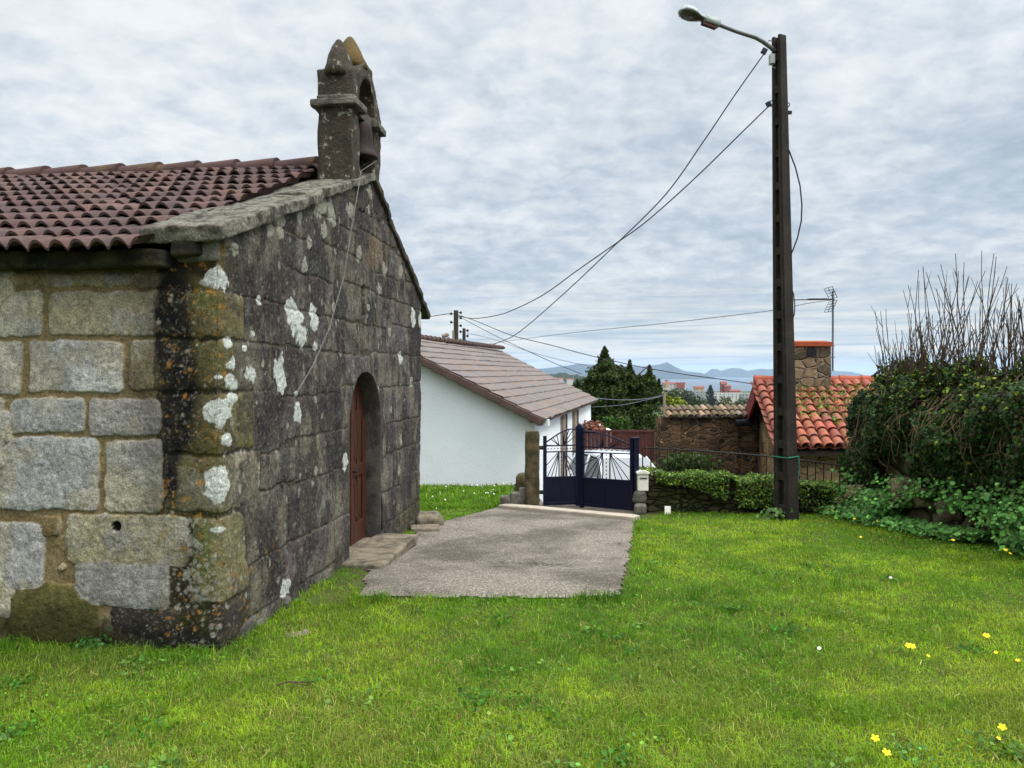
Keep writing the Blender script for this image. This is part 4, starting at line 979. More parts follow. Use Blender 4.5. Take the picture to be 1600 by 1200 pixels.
for k0_, k1_ in ((.335, .43), (.545, .655)):
    a = A+WD*k0_; b2 = A+WD*(k0_+(k1_-k0_)*.42)
    mb = MB(); mb.box(Vector(((a.x+b2.x)/2, (a.y+b2.y)/2, -.45))-wi*.02, (b2-a)/2, wi*.05, UP*1.18); mb.build('door_jamb', m_jamb, house)
    a = A+WD*(k0_+(k1_-k0_)*.42); b2 = A+WD*k1_
    mb = MB(); mb.box(Vector(((a.x+b2.x)/2, (a.y+b2.y)/2, -.45))-wi*.005, (b2-a)/2*.99, wi*.03, UP*1.16); mb.build('door', m_brown, house)

# ================================================================== LANE: brown gate, outbuilding, ruin, cottage, car
m_bgate = M('brown sheet metal', S(78, 40, 36), rough=.6, var=.15, scale=3, bump=.1)
bgt = thing('sheet_gate', (2.7, 19.4, -1.5), 'wide chestnut brown sheet metal gate closing the yard behind the white car', 'gate')
y0 = 19.4; zt = 1.7-90/1200*y0
mb = MB()
for k in range(18):
    xx = 1.80+k*.1; mb.bx(xx+.004, xx+.096, y0-.02, y0+.02, -1.5, zt-.06)
mb.build('boards', m_bgate, bgt, bevel=.006)
mb = MB(); mb.bx(1.75, 3.66, y0-.035, y0+.035, zt-.06, zt); mb.bx(1.75, 3.66, y0-.035, y0+.035, -1.5, -1.42); mb.bx(2.7, 2.76, y0-.04, y0-.0205, -1.42, zt-.06); mb.build('frame', m_bgate, bgt)
m_pale = M('pale concrete', S(150, 140, 120, .8), rough=.9, var=.2, scale=5, bump=.3)
mb = MB(); mb.bx(3.68, 3.80, y0-.1, y0+.06, -1.6, zt+.06); tag(mb.build('gate_pillar', m_pale, bevel=.01), 'slim pale concrete pillar at the right end of the brown metal gate', 'pillar')
m_red = M('orange red clay tile', attr=True, rough=.85, var=.25, scale=6, second=S(126, 92, 74, .8), sec=(.48, .68), secscale=3.5, bump=.3, bscale=60, fine=.25)
def barrel_roof(name, O, eu, ev, cols, rows, pitch, rowlen, base, mat, parent, seed=1, r0=.105, jit_=.14, moss=None):
    """rows of tapered clay barrel tiles over pan tiles, one mesh"""
    rg = np.random.default_rng(seed); O, eu, ev = Vector(O), Vector(eu).normalized(), Vector(ev).normalized()
    en = eu.cross(ev).normalized(); en = en if en.z > 0 else -en
    VV, FF, CC = [], [], []; n = 8
    for i in range(cols):
        for cover in (0, 1):
            for j in range(rows):
                b0 = len(VV); sg = 1 if cover else -1
                off = O+eu*(pitch*(i+(.5 if cover else 0))+rg.normal(0, .006))+ev*(rowlen*j+rg.normal(0, .012))+en*(.055 if cover else .075)
                c = np.array(base)*math.exp(rg.normal(0, jit_))*(1+rg.normal(0, .07, 3)) if cover else np.array(base)*.6
                yaw = rg.normal(0, .012)
                for e, rr, lift in ((-.04, r0, .03), (rowlen+.02, r0*.82, 0)):
                    for th_ in (0, 1):
                        r_t = rr-.014*th_
                        for k in range(n+1):
                            a = math.pi*k/n
                            VV.append(tuple(off+ev*e+eu*(r_t*math.cos(a)+yaw*e)+en*((r_t*math.sin(a)*sg if cover else -r_t*math.sin(a)*.6)+lift))); CC.append(c)
                N1 = n+1
                for k in range(n):
                    FF.append((b0+k, b0+k+1, b0+2*N1+k+1, b0+2*N1+k)); FF.append((b0+k, b0+N1+k, b0+N1+k+1, b0+k+1))
    return npmesh(name, np.array(VV), np.array(FF), mat, parent, np.array(CC), smooth=False)
ob = thing('outbuilding', (2.2, 22, -1.8), 'small outbuilding with orange tiled roof showing over the brown gate', 'outbuilding')
mb = MB(); mb.bx(1.75, 2.85, 22.0, 25, -1.8, .05); mb.build('wall', m_render, ob)
barrel_roof('roof', (1.70, 21.8, -.02), (.99, 0, -.06), (.0, 1, .12), 5, 4, .2, .38, SA(150, 88, 64, .6), m_red, ob, 3)
# ruin wall
m_ruin = rubble_mat('dark brown rubble masonry', S(44, 35, 28), S(106, 82, 60), S(140, 118, 92), scale=4.6, stretch=2.3, jw=.055, bump=1.2)
ruin = thing('ruined_wall', (4.3, 17, -1.5), 'dark brown rubble stone wall capped with old pale barrel tiles', 'wall')
zt2 = 1.7-71/1200*17
mb = MB()
for k in range(5):
    x0 = 3.27+k*.44; mb.rock((x0+.22, 17.2+.04*k, (zt2-1.7)/2), (.25, .0, 0), (0, .25, 0), (0, 0, (zt2+1.7)/2), 12, .15, .035, 160+k, 4)
mb.build('masonry', m_ruin, ruin, smooth=True)
m_oldt = M('old lichened barrel tile', attr=True, rough=.95, var=.4, scale=9, second=S(96, 88, 66), sec=(.45, .65), secscale=5, bump=.5)
barrel_roof('coping_tiles', (3.42, 16.93, zt2-.03), (1, .08, 0), (-.08, 1, .42), 14, 2, .145, .26, SA(140, 120, 98, .75), m_oldt, ruin, 5, r0=.07, jit_=.35)
mb = MB(); mb.rock((5.12, 16.93, 1.7-78.5/1200*17), (.20, 0, 0), (0, .06, 0), (0, 0, .075), 8, .8, .03, 166, 5); mb.build('recess_shade', m_iron, ruin, smooth=True)  # solid black lump on the wall, standing in for the shade of a hollow
mb = MB(); pp = at(1038, 640, 17.1); mb.tube([pp-UP*.3, pp+UP*.38], .028, n=8); mb.tube([pp+UP*.36+V3(-.05, 0, 0), pp+UP*.40+V3(.0, 0, 0)], .02); tag(mb.build('service_pole', m_pale), 'short grey service pole at the left end of the ruined wall', 'pole')
# cottage
cot = thing('stone_cottage', (5.2, 14, -1.5), 'low stone cottage with weedy orange tiled roof and red verge boards', 'cottage')
m_cot = rubble_mat('cottage masonry', S(84, 68, 48), S(150, 128, 92), S(150, 132, 100), scale=3.0, stretch=1.5, jw=.05, bump=.9)
el, rl2 = Vector((4.68, 13.5, .34)), Vector((5.04, 16.0, 1.46)); cu = Vector((.987, -.158, 0)); cv = (rl2-el).normalized(); bk_e = rl2+(rl2-el)*Vector((1, 1, -1))
a0, r0_, b0 = el+cu*.28+V3(0, .25, -.10), rl2+cu*.28-UP*.12, Vector((5.42, 18.3, .30))+cu*.28
mb = MB(); mb.prism([Vector((a0.x, a0.y, -1.7)), a0, r0_, b0, Vector((b0.x, b0.y, -1.7))], cu*2.95); mb.build('wall', m_cot, cot)
rlen = (rl2-el).length
croof = barrel_roof('roof', el-cu*.0, cu, cv, 18, 9, .188, rlen/9, SA(176, 104, 82, .68), m_red, cot, 7, r0=.095)
mb = MB(); mb.prism([el+cu*.05-UP*.02, rl2+cu*.05-UP*.04, Vector((5.42, 18.3, .28)), Vector((5.42, 18.3, .20)), rl2+cu*.05-UP*.14, el+cu*.05-UP*.1], cu*3.35); mb.build('roof_deck', m_brown, cot)
m_redp = M('dark red paint', S(112, 28, 30), rough=.6, var=.2, scale=5, bump=.1)
rb2 = Vector((5.42, 18.3, .34))
mb = MB(); mb.prism([rl2-UP*.01, rb2-UP*.01, rb2-UP*.34, rl2-UP*.36], cu*.045); mb.prism([rl2+V3(-.01, 0, .02), rb2+V3(-.01, 0, .02), rb2-UP*.03, rl2-UP*.03], cu*.28); mb.build('verge_board', m_redp, cot)
mb = MB(); mb.prism([el-UP*.03, rl2-UP*.03, rl2-UP*.12, el-UP*.12], cu*.04); mb.build('verge_board', m_pale, cot)
mb = MB()
for k in range(8):
    a = rl2+cu*(.42*k)+UP*.075; mb.lathe(a, cu, [(.115, 0), (.095, .44)], 10)
mb.build('ridge_tile', M('orange ridge tile', S(184, 96, 70, .72), rough=.85, var=.25, scale=5, bump=.2), cot)
m_chim = rubble_mat('chimney masonry', S(64, 54, 44), S(128, 110, 86), S(128, 118, 102), scale=4.4, stretch=1.2, jw=.05, bump=1.0)
cc = at(1268, 600, 15.4); chim = MB(); hw_ = 29.5/1200*15.4; ztc = EYE+(582-541)/1200*15.4
chim.box((cc.x, cc.y+.3, (ztc+.9)/2), (hw_, -.0, 0), (0, .33, 0), (0, 0, (ztc-.9)/2)); cho = chim.build('chimney', m_chim, cot)
m_orange = M('orange brick cap', S(160, 76, 44, .8), rough=.85, var=.2, scale=8, bump=.2)
mb = MB(); mb.bx(cc.x-hw_-.03, cc.x+hw_+.03, cc.y-.07, cc.y+.66, ztc, ztc+.085); mb.prism([(cc.x-hw_, cc.y-.04, ztc+.085), (cc.x+hw_, cc.y-.04, ztc+.085), (cc.x+hw_*.8, cc.y+.1, ztc+.115), (cc.x-hw_*.8, cc.y+.1, ztc+.115)], (0, .5, 0)); mb.build('chimney_cap', m_orange, cho)
mb = MB(); mb.bx(cc.x-.10, cc.x+.08, cc.y-.045, cc.y-.031, ztc-.20, ztc-.04); mb.build('vent', m_iron, cho)
# weeds on the tiles
rg = np.random.default_rng(31); n = 2400
uu0 = None
uu = (np.floor(rg.random(n)*14)+.02+rg.normal(0, .22, n))*.188+.25; vv = rg.random(n)*.86*rlen
msk = fb2(uu*2.1, vv*1.4, 3, 6)+.10*(uu-2)*.6 > .46
uu, vv = uu[msk], vv[msk]; P = np.array([tuple(el+cu*a+cv*b+V3(0, -.02, .10)) for a, b in zip(uu, vv)]); P[:, 2] += rg.random(len(P))*.10
m_leaf = leaf_mat('leaf green', .3, .5, .3)
leaves('weeds', P, np.tile([0, -.4, .8], (len(P), 1)), rg.uniform(.05, .10, len(P)), m_leaf, jit(SA(98, 118, 40), len(P), rg, .35, .12), cot, tilt=.8, up=(0, 0, .8), seed=5)
# TV aerial on its mast
m_alu = M('grey aluminium', S(110, 116, 122), rough=.45, var=.1, scale=10, bump=0, metal=.5)
am = at(1301, 572, 15.9); atp = at(1301.5, 460, 15.9)
aer = thing('tv_aerial', am, 'television aerial on a thin grey mast beside the cottage chimney', 'aerial')
mb = MB(); mb.tube([am-UP*.1, atp+UP*.08], .022, n=8); mb.build('mast', m_alu, aer)
for zz in (.18, .42):
    mb = MB(); mb.tube([am+UP*zz+V3(-.16, 0, 0), am+UP*zz+V3(.05, 0, 0)], .012); mb.build('bracket', m_alu, aer)
mb = MB(); h0 = at(1304, 468, 15.9); h1 = at(1238, 468.5, 15.3); mb.tube([h0, h1], .011, n=5)
bd = (h1-h0).normalized()
for k in range(16):
    c = h0+bd*(.26+.036*k+.0*k); mb.tube([c-V3(0, .10, 0)+UP*.012, c+V3(0, .10, 0)+UP*.012], .007, n=4)
mb.build('boom', m_iron, aer)
mb = MB()
for sg in (1, -1):
    for k in range(5):
        o_ = h0-bd*.02+UP*sg*(.03+k*.055)+bd*(.05+.035*k); mb.tube([o_-V3(.0, .2, 0), o_+V3(0, .2, 0)], .006, n=4)
    for xx in (-.2, 0, .2):
        mb.tube([h0+V3(0, xx, 0)+UP*sg*.03+bd*.05, h0+V3(0, xx, 0)+UP*sg*.25+bd*.20], .007, n=4)
mb.build('reflector', m_iron, aer)
# the car, nose towards the churchyard
m_car = M('white car paint', S(222, 228, 234, .78), rough=.25, var=.03, scale=2, bump=0, spec=.5, coat=.6)
m_glass, nt, b = new_mat('car glass'); b.inputs['Base Color'].default_value = (.05, .06, .07, 1); b.inputs['Roughness'].default_value = .05; b.inputs['Specular IOR Level'].default_value = .9; b.inputs['Coat Weight'].default_value = .8
m_rub = M('black rubber', S(28, 28, 28), rough=.8, var=.2, scale=9, bump=.1)
car = thing('parked_car', (0, 0, 0), 'white car parked in the lane behind the navy gate', 'car')
def loft(mb, secs):
    n = len(secs[0]); b = len(mb.v)
    for s_ in secs: mb.v += [tuple(p) for p in s_]
    for i in range(len(secs)-1):
        for k in range(n):
            k2 = (k+1) % n; mb.f.append((b+i*n+k, b+i*n+k2, b+(i+1)*n+k2, b+(i+1)*n+k))
    mb.f.append(tuple(range(b, b+n))[::-1]); mb.f.append(tuple(range(b+(len(secs)-1)*n, b+len(secs)*n)))
def sec(y, w, z0, z1, e=4.0, n=24, tuck=.88):
    r = []
    for k in range(n):
        a = 2*math.pi*k/n; ca, sa = math.cos(a), math.sin(a)
        x = w*math.copysign(abs(ca)**(2/e), ca); z = (z0+z1)/2+(z1-z0)/2*math.copysign(abs(sa)**(2/e), sa)
        r.append((x*(tuck+(1-tuck)*(1-(z-z0)/(z1-z0))), y, z))
    return r
mb = MB(); loft(mb, [sec(-2.02, .55, .32, .66), sec(-1.95, .74, .24, .74), sec(-1.7, .84, .20, .84), sec(-1.1, .87, .18, .93), sec(-.7, .88, .18, .97), sec(.6, .88, .18, 1.0), sec(1.6, .87, .20, .98), sec(1.95, .80, .28, .92), sec(2.03, .66, .36, .8)])
mb.build('body', m_car, car, smooth=True)
def roofsec(y, w, z): return [(-w*1.0, y, z-.05), (-w*.82, y, z), (0, y, z+.02), (w*.82, y, z), (w, y, z-.05), (w*.9, y, z-.08), (0, y, z-.06), (-w*.9, y, z-.08)]
mb = MB(); loft(mb, [roofsec(-.34, .60, 1.40), roofsec(-.1, .63, 1.45), roofsec(.6, .64, 1.46), roofsec(1.4, .60, 1.41), roofsec(1.62, .56, 1.36)]); mb.build('roof', m_car, car, smooth=True)
m_sglass = M('dark side glass', S(24, 28, 32), rough=.15, var=.05, bump=0, spec=.35)
mb = MB(); mb.prism([(-.80, -1.16, .925), (.80, -1.16, .925), (.61, -.31, 1.40), (-.61, -.31, 1.40)], (0, .045, -.035)); mb.build('windscreen_seal', m_rub, car)
mb = MB(); mb.prism([(-.76, -1.13, .955), (.76, -1.13, .955), (.58, -.34, 1.395), (-.58, -.34, 1.395)], (0, .01, -.01)) if True else mb.prism([(-.76, -1.12, .95), (.76, -1.12, .95), (.58, -.33, 1.385), (-.58, -.33, 1.385)], (0, .03, -.02)); mb.build('windscreen', m_glass, car)
mb = MB(); mb.prism([(-.60, 1.58, 1.33), (.60, 1.58, 1.33), (.72, 1.92, .95), (-.72, 1.92, .95)], (0, -.03, 0)); mb.build('rear_window', m_glass, car)
for sx in (-1, 1):
    mb = MB(); mb.prism([(sx*.80, -.98, .98), (sx*.63, -.25, 1.37), (sx*.63, 1.35, 1.35), (sx*.78, 1.72, .98)], (-sx*.03, 0, 0)); mb.build('side_window', m_sglass, car)
    for (p0, p1) in (((sx*.79, -1.13, .95), (sx*.61, -.32, 1.39)), ((sx*.79, .35, .97), (sx*.645, .35, 1.40)), ((sx*.77, 1.85, .95), (sx*.58, 1.6, 1.36))):
        mb = MB(); mb.tube([p0, p1], .035, n=6); mb.build('pillar', m_car, car, smooth=True)
    mb = MB(); mb.rock((sx*.95, -.82, 1.02), (.09, 0, 0), (0, .05, 0), (0, 0, .06), 5, .9, 0, 1); mb.build('mirror', m_car, car, smooth=True)
    mb = MB(); mb.rock((sx*.64, -1.90, .66), (.14, .03, 0), (0, .06, 0), (0, 0, .07), 5, .9, 0, 1); mb.build('headlight', m_white, car, smooth=True)
    for yy in (-1.25, 1.28):
        mb = MB(); mb.lathe((sx*.70, yy, .31), (sx, 0, 0), [(.20, 0), (.31, .01), (.315, .1), (.31, .185), (.2, .19)], 20); wv = mb.build('wheel', m_rub, car, smooth=True)
        mb = MB(); mb.lathe((sx*.885, yy, .31), (sx, 0, 0), [(.19, 0), (.17, .008), (.04, .012)], 16); mb.build('rim', m_alu, wv)
mb = MB(); mb.bx(-.45, .45, -2.035, -2.0, .42, .5); mb.build('grille', m_rub, car)
mb = MB()
for x0 in (-.1, .45): mb.tube([(x0, -1.13, .965), (x0-.5, -1.02, 1.03)], .012, n=4)
mb.build('wiper', m_rub, car)
car.location = (2.16, 15.6, -1.40); car.rotation_euler = (0, 0, R(12)); car.scale = (.80, .85, 1)

# ================================================================== POLES AND WIRES
m_pole = M('dark weathered concrete pole', S(46, 40, 34), rough=.95, var=.4, scale=5, second=S(34, 30, 26), sec=(.42, .6), secscale=3, bump=.6, bscale=40, fine=.45, fscale=60)
pbz = gpt(1229, 812); ph_top = EYE+(582-57)/1200*pbz.y
lampp = thing('lamp_post', pbz, 'tall dark ribbed concrete lamp post with curved arm rising from the lawn', 'lamp post')
yw = R(28); fn = Vector((math.sin(yw), -math.cos(yw), 0)); fr = Vector((math.cos(yw), math.sin(yw), 0))
HT = ph_top-pbz.z+.1; TX = at(1217, 57, pbz.y).x-pbz.x
def pp_(a, b2, z):
    k = 1-.42*z/HT; return pbz+Vector((TX*z/HT, 0, 0))+fr*a*k+fn*b2*k+UP*(z-.1)
mb = MB(); hwf, hwd = .098, .125
for (b0_, b1_) in ((hwd, hwd-.075), (-hwd+.075, -hwd)):
    vs_ = [pp_(s*hwf, b, z) for z in (0, HT) for (s, b) in ((-1, b0_), (1, b0_), (1, b1_), (-1, b1_))]
    mb.add(vs_, [(0, 1, 5, 4), (1, 2, 6, 5), (2, 3, 7, 6), (3, 0, 4, 7), (4, 5, 6, 7), (3, 2, 1, 0)])
vs_ = [pp_(s, b, z) for z in (0, HT-.02) for (s, b) in ((-.035, hwd-.08), (.035, hwd-.08), (.035, -hwd+.08), (-.035, -hwd+.08))]
mb.add(vs_, [(0, 1, 5, 4), (1, 2, 6, 5), (2, 3, 7, 6), (3, 0, 4, 7), (4, 5, 6, 7)])
for k in range(15):
    z = .25+k*.42
    if z > HT-.2: break
    for sg in (-1, 1):
        c = pp_(sg*.062, 0, z); kk = 1-.42*z/HT; mb.box(c, fr*.030*kk, fn*(hwd-.07)*kk, UP*.05)
mb.build('post', m_pole, lampp, bevel=.006)
def zpx(y): return EYE+(582-y)/1200*pbz.y-pbz.z+.1
m_arm = M('galvanised grey arm', S(96, 98, 96), rough=.55, var=.2, scale=12, bump=.1, metal=.3); m_head = M('grey lamp housing', S(176, 182, 178, .8), rough=.5, var=.1, scale=6, bump=.05)
py_ = pbz.y
armp = [at(1211, 80, py_), at(1204, 74, py_-.02), at(1192, 65, py_-.05), at(1180, 58.5, py_-.08), at(1150, 49, py_-.13), at(1122, 38.5, py_-.18)]
mb = MB(); mb.tube(armp, .030, .024, n=10); mb.build('arm', m_arm, lampp, smooth=True)
hd = thing('x', (0, 0, 0), None, None); bpy.data.objects.remove(hd)
ha = armp[-1]; hdir = (at(1060, 16, py_-.3)-ha); hl_ = hdir.length; hdir.normalize(); hup = (UP-hdir*hdir.z).normalized(); hsd = hdir.cross(hup)
mb = MB(); mb.box(ha+hdir*.10+hup*.012, hdir*.115, hsd*.045, hup*.042); n_ = 14
secs = []
for f, wd_, hh in ((.19, .055, .05), (.27, .075, .06), (.34, .115, .085), (.42, .135, .10), (.50, .115, .09), (hl_-.01, .03, .03)):
    r = []
    for k in range(n_):
        a = math.pi*k/(n_-1); r.append(ha+hdir*f+hsd*wd_*math.cos(a)+hup*(hh*math.sin(a)-.01))
    secs.append(r)
loft(mb, secs); head = mb.build('lamp_head', m_head, lampp, smooth=True, bevel=0)
mb = MB(); mb.box(ha+hdir*.12-hup*.05, hdir*.10, hsd*.03, hup*.02); mb.build('gear_box', m_bgate, head)
m_lens, nt, b = new_mat('dirty lamp bowl'); b.inputs['Base Color'].default_value = (.05, .04, .03, 1); b.inputs['Roughness'].default_value = .15
mb = MB(); secs = []
for f, wd_, hh in ((.23, .05, .015), (.30, .085, .035), (.38, .118, .05), (.46, .115, .045), (.53, .07, .02)):
    secs.append([ha+hdir*f+hsd*wd_*math.cos(math.pi*k/(n_-1))-hup*(hh*math.sin(math.pi*k/(n_-1))+.012) for k in range(n_)])
loft(mb, secs); mb.build('lamp_bowl', m_lens, head, smooth=True)
mb = MB(); c = at(1206, 93, py_); mb.box(c, (.03, 0, 0), (0, .04, 0), (0, 0, .062)); mb.tube([c-UP*.06, c+V3(.01, 0, -.10), c+V3(.05, 0, -.11)], .006); mb.build('junction_box', m_head, lampp, bevel=.006)
mb = MB()
c = at(1201, 163, py_); mb.box(c, (.026, 0, .012), (0, .02, 0), (-.014, 0, .03)); mb.tube([c+UP*.02, c+V3(.05, 0, .06), c+V3(.09, 0, .05)], .006); mb.tube([c-UP*.01, c+V3(.04, 0, -.03), c+V3(.09, 0, -.02)], .006)
mb.build('cable_clamp', m_iron, lampp); mb = MB()
c = at(1233, 176, py_); mb.box(c, (.03, 0, 0), (0, .02, 0), (0, 0, .02)); mb.tube([at(1226, 160, py_), at(1233, 161, py_), at(1234, 164, py_), at(1228, 172, py_), at(1231, 176, py_)], .007)
mb.build('cable_clamp', m_iron, lampp); mb = MB()
c = at(1194, 80, py_-.05); mb.box(c, (.016, 0, .03), (0, .02, 0), (-.03, 0, .016)); mb.build('cable_clamp', m_iron, lampp); mb = MB(); mb.tube([at(1198, 68, py_), at(1202, 63, py_), at(1208, 65, py_)], .006)
mb.build('loose_cable', m_iron, lampp)
mb = MB(); mb.tube([at(1220, 69, py_), at(1229, 69.5, py_)], .006); mb.build('bolt', m_iron, lampp)
mb = MB(); mb.tube([at(1222, 147, py_), at(1229, 147, py_)], .006); mb.build('bolt', m_iron, lampp)
mb = MB()
mb.tube([at(x, y, py_-.05) for x, y in ((1229, 226), (1234, 238), (1243, 262), (1250, 290), (1253, 320), (1252, 345), (1246, 372), (1240, 388), (1234, 402))], .009, n=6); mb.build('loose_cable', m_iron, lampp, smooth=True); mb = MB()
mb.tube([at(x, y, py_-.05) for x, y in ((1235, 445), (1240, 460), (1242, 478), (1241, 492), (1238, 500))], .007, n=6); mb.build('loose_cable', m_iron, lampp, smooth=True)
mb = MB(); mb.tube([at(1216.5, 200, py_-.14), at(1220, 400, py_-.145), at(1226, 600, py_-.15), at(1233, 800, py_-.16)], .006); mb.build('conduit', m_pole, lampp)
m_green = M('green cord', S(46, 120, 96), rough=.6, var=.2, scale=40, bump=0)
zz = zpx(713); loopp = [pp_(s*(hwf+.008), b*(hwd+.008), zz+.006*s) for s, b in ((-1, 1), (1, 1), (1, -1), (-1, -1), (-1, 1))]
mb = MB(); mb.tube(loopp, .008, n=6, cap=True); e_ = loopp[1]; mb.tube([e_, e_+V3(.008, -.01, -.12), e_+V3(.004, -.01, -.25)], .006, n=5)
tag(mb.build('cord', m_green), 'green cord tied round the lower part of the lamp post', 'cord')
def pole_far(x, ytop, Y, r, label, spool=True, base=-3.0):
    t = at(x, ytop, Y); o = thing('utility_pole', (t.x, t.y, base), label, 'utility pole')
    mb = MB(); mb.tube([(t.x, t.y, base), t], r*1.3, r, n=10); mb.build('post', m_pole, o, smooth=True)
    mb = MB()
    for k, (sx, dz) in enumerate(((1, -.12), (1, -.4), (-1, -.18), (-1, -.62), (1, -.8))):
        c = t+V3(sx*r*1.6, 0, dz*Y/40); mb.tube([t+V3(0, 0, dz*Y/40), c+V3(sx*.05, 0, 0)], .02*Y/40, n=5); mb.lathe(c+V3(sx*.05, 0, 0), UP, [(.05*Y/40, -.06*Y/40), (.06*Y/40, .03*Y/40), (.02*Y/40, .08*Y/40)], 7)
    mb.build('insulator', m_iron, o); return o, t
pA, tA = pole_far(712.5, 485, 36, .11, 'taller of the two dark utility poles rising behind the white house roof')
pB, tB = pole_far(725, 513, 40, .085, 'shorter thin utility pole just right of the taller one behind the house')
mb = MB(); c = at(709, 525, 35.8); mb.box(c-V3(.02, 0, 0), (.05, 0, 0), (0, .06, 0), (0, 0, .26)); mb.build('box', m_pale, pA)
sl = thing('street_lamp', at(712, 540, 35.6), 'small cream street lamp on a bent arm low on the far utility pole', 'street lamp')
mb = MB(); mb.tube([at(712, 537, 35.6), at(706, 532, 35.4), at(700, 527, 35.3)], .03); mb.build('arm', m_arm, sl)
mb = MB(); c = at(696, 524, 35.2); mb.rock(c, (.16, 0, .07), (0, .1, 0), (-.04, 0, .09), 6, .95, .01, 1); mb.build('lamp_head', m_jamb, sl, smooth=True)
m_wire = M('black cable', S(24, 26, 30), rough=.6, var=.1, bump=0); m_wireg = M('grey cable', S(120, 128, 136), rough=.6, var=.1, bump=0)
def wire(pts, Y0, Y1, r, label, mat=None, r1=None):
    """pts: photograph points along the cable; depth goes from Y0 to Y1 as on a straight run"""
    xs_ = [p[0] for p in pts]; out = []
    # smooth the sag
    P = [Vector((p[0], p[1])) for p in pts]; fine = []
    for i in range(len(P)-1):
        p0 = P[max(i-1, 0)]; p1 = P[i]; p2 = P[i+1]; p3 = P[min(i+2, len(P)-1)]
        for k in range(8):
            t = k/8; fine.append(.5*((2*p1)+(p2-p0)*t+(2*p0-5*p1+4*p2-p3)*t*t+(3*p1-p0-3*p2+p3)*t**3))
    fine.append(P[-1])
    for p in fine:
        f = (p.x-P[0].x)/(P[-1].x-P[0].x); out.append(at(p.x, p.y, 1/((1-f)/Y0+f/Y1)))
    mb = MB(); mb.tube(out, r, r1 or r, n=5)
    return tag(mb.build('overhead_wire', mat or m_wire, smooth=True), label, 'wire', 'overhead wires')
wire([(1194, 84), (1150, 146), (1100, 220), (1040, 304), (960, 384), (882, 458), (811, 519), (776, 536), (752, 546)], py_, 34, .008, 'cable from the lamp arm bracket sagging steeply down to the white house ridge', r1=.016)
wire([(1201, 166), (1150, 216), (1080, 284), (1010, 346), (960, 382), (900, 424), (850, 460), (800, 485), (770, 494), (740, 497.5), (716, 494)], py_, 36, .008, 'cable from the clamp lower on the lamp post to the taller far pole', r1=.018)
wire([(716, 492), (745, 502), (800, 524), (860, 539), (920, 555), (1000, 573), (1070, 585), (1130, 593), (1178, 600)], 36, 16.2, .016, 'thick black cable from the taller far pole to the cottage ridge', r1=.009)
wire([(716, 494), (750, 512), (785, 530), (830, 551), (870, 569), (908, 584)], 36, 27, .013, 'cable from the taller far pole down into the dark evergreen tree')
wire([(728, 520), (770, 530), (820, 547), (870, 561), (935, 575)], 40, 28, .012, 'thin cable from the shorter far pole into the crown of the evergreen tree', m_wireg)
wire([(640, 501), (670, 495), (700, 490.5), (705, 491)], 50, 36, .022, 'cable reaching the taller far pole from the left past the chapel')
wire([(726, 530), (738, 538), (752, 550)], 40, 36, .011, 'short stay dropping from the shorter far pole to the house ridge')
wire([(760, 538), (830, 528), (920, 517), (1040, 505), (1150, 492), (1213, 484), (1262, 474), (1298, 469)], 70, 16, .018, 'pale thin cable running level behind the lamp post to the aerial', m_wireg, .007)
wire([(930, 622), (970, 625), (1010, 623), (1038, 617)], 24, 17.1, .010, 'pale cable from the house eave to the short service pole', m_wireg)
wire([(925, 636), (970, 633), (1010, 625), (1038, 618)], 24, 17.1, .008, 'lower slack cable from the house wall to the short service pole', m_wireg)

# ================================================================== FAR TOWN
m_tw = M('town white wall', S(206, 204, 198, .8), rough=.9, var=.1, scale=.2, bump=0); m_to = M('town ochre wall', S(196, 160, 116, .8), rough=.9, var=.1, scale=.2, bump=0); m_tr = M('town red wall', S(164, 84, 64, .7), rough=.9, var=.15, scale=.2, bump=0)
m_trf = M('town red roof', S(150, 82, 64, .7), rough=.9, var=.2, scale=.2, bump=0); m_twin = M('town window', S(60, 64, 72), rough=.3, var=.1, bump=0); m_tg = M('town grey wall', S(160, 160, 158, .8), rough=.9, var=.1, scale=.2, bump=0)
def far_house(x0, x1, yt, yb, Y, wm, label, roof=True, floors=3, rh=3.0, dep=12, wins=True):
    a, b2 = at(x0, yt, Y), at(x1, yb, Y); o = thing('town_house', ((a.x+b2.x)/2, Y, b2.z-6), label, 'building')
    mb = MB(); mb.bx(a.x, b2.x, Y, Y+dep, b2.z-8, a.z); mb.build('wall', wm, o)
    if roof:
        mb = MB(); mb.prism([(a.x-.6, Y-.6, a.z+.03), (a.x-.6, Y+dep+.6, a.z+.03), (a.x-.6, Y+dep/2, a.z+rh)], (b2.x-a.x+1.2, 0, 0)); mb.build('roof', m_trf, o)
    if wins:
        n_ = max(int((b2.x-a.x)/6), 2); hh = (a.z-b2.z)/floors
        for f in range(floors):
            for k in range(n_):
                xx = a.x+(b2.x-a.x)*(k+.5)/n_; zz_ = a.z-hh*(f+.5)
                mb = MB(); mb.bx(xx-.9, xx+.9, Y-.15, Y-.02, zz_-hh*.25, zz_+hh*.25); mb.build('window', m_twin, o)
    return o
far_house(1036, 1071, 600, 606, 1500, m_tw, 'long white building with red roof above the trees by the sea', rh=3.2, floors=2)
far_house(1040, 1043.5, 595, 600, 1490, m_to, 'small ochre tower at the left end of the long white building', rh=2, floors=1, dep=5, wins=False)
far_house(1058, 1070, 597.5, 600, 1495, m_tr, 'red brick upper storey at the right end of the long white building', roof=False, floors=1, wins=False)
far_house(1086, 1100, 606, 613, 1400, m_to, 'ochre town house left of the dark cypress', rh=3, floors=2)
far_house(1080, 1106, 611, 620, 1350, m_tg, 'grey low block in front of the ochre town house', roof=False, floors=2)
far_house(1127, 1136, 600, 614, 1400, m_tr, 'red tower block with pointed top standing before the sea', rh=4.5, floors=4, dep=10)
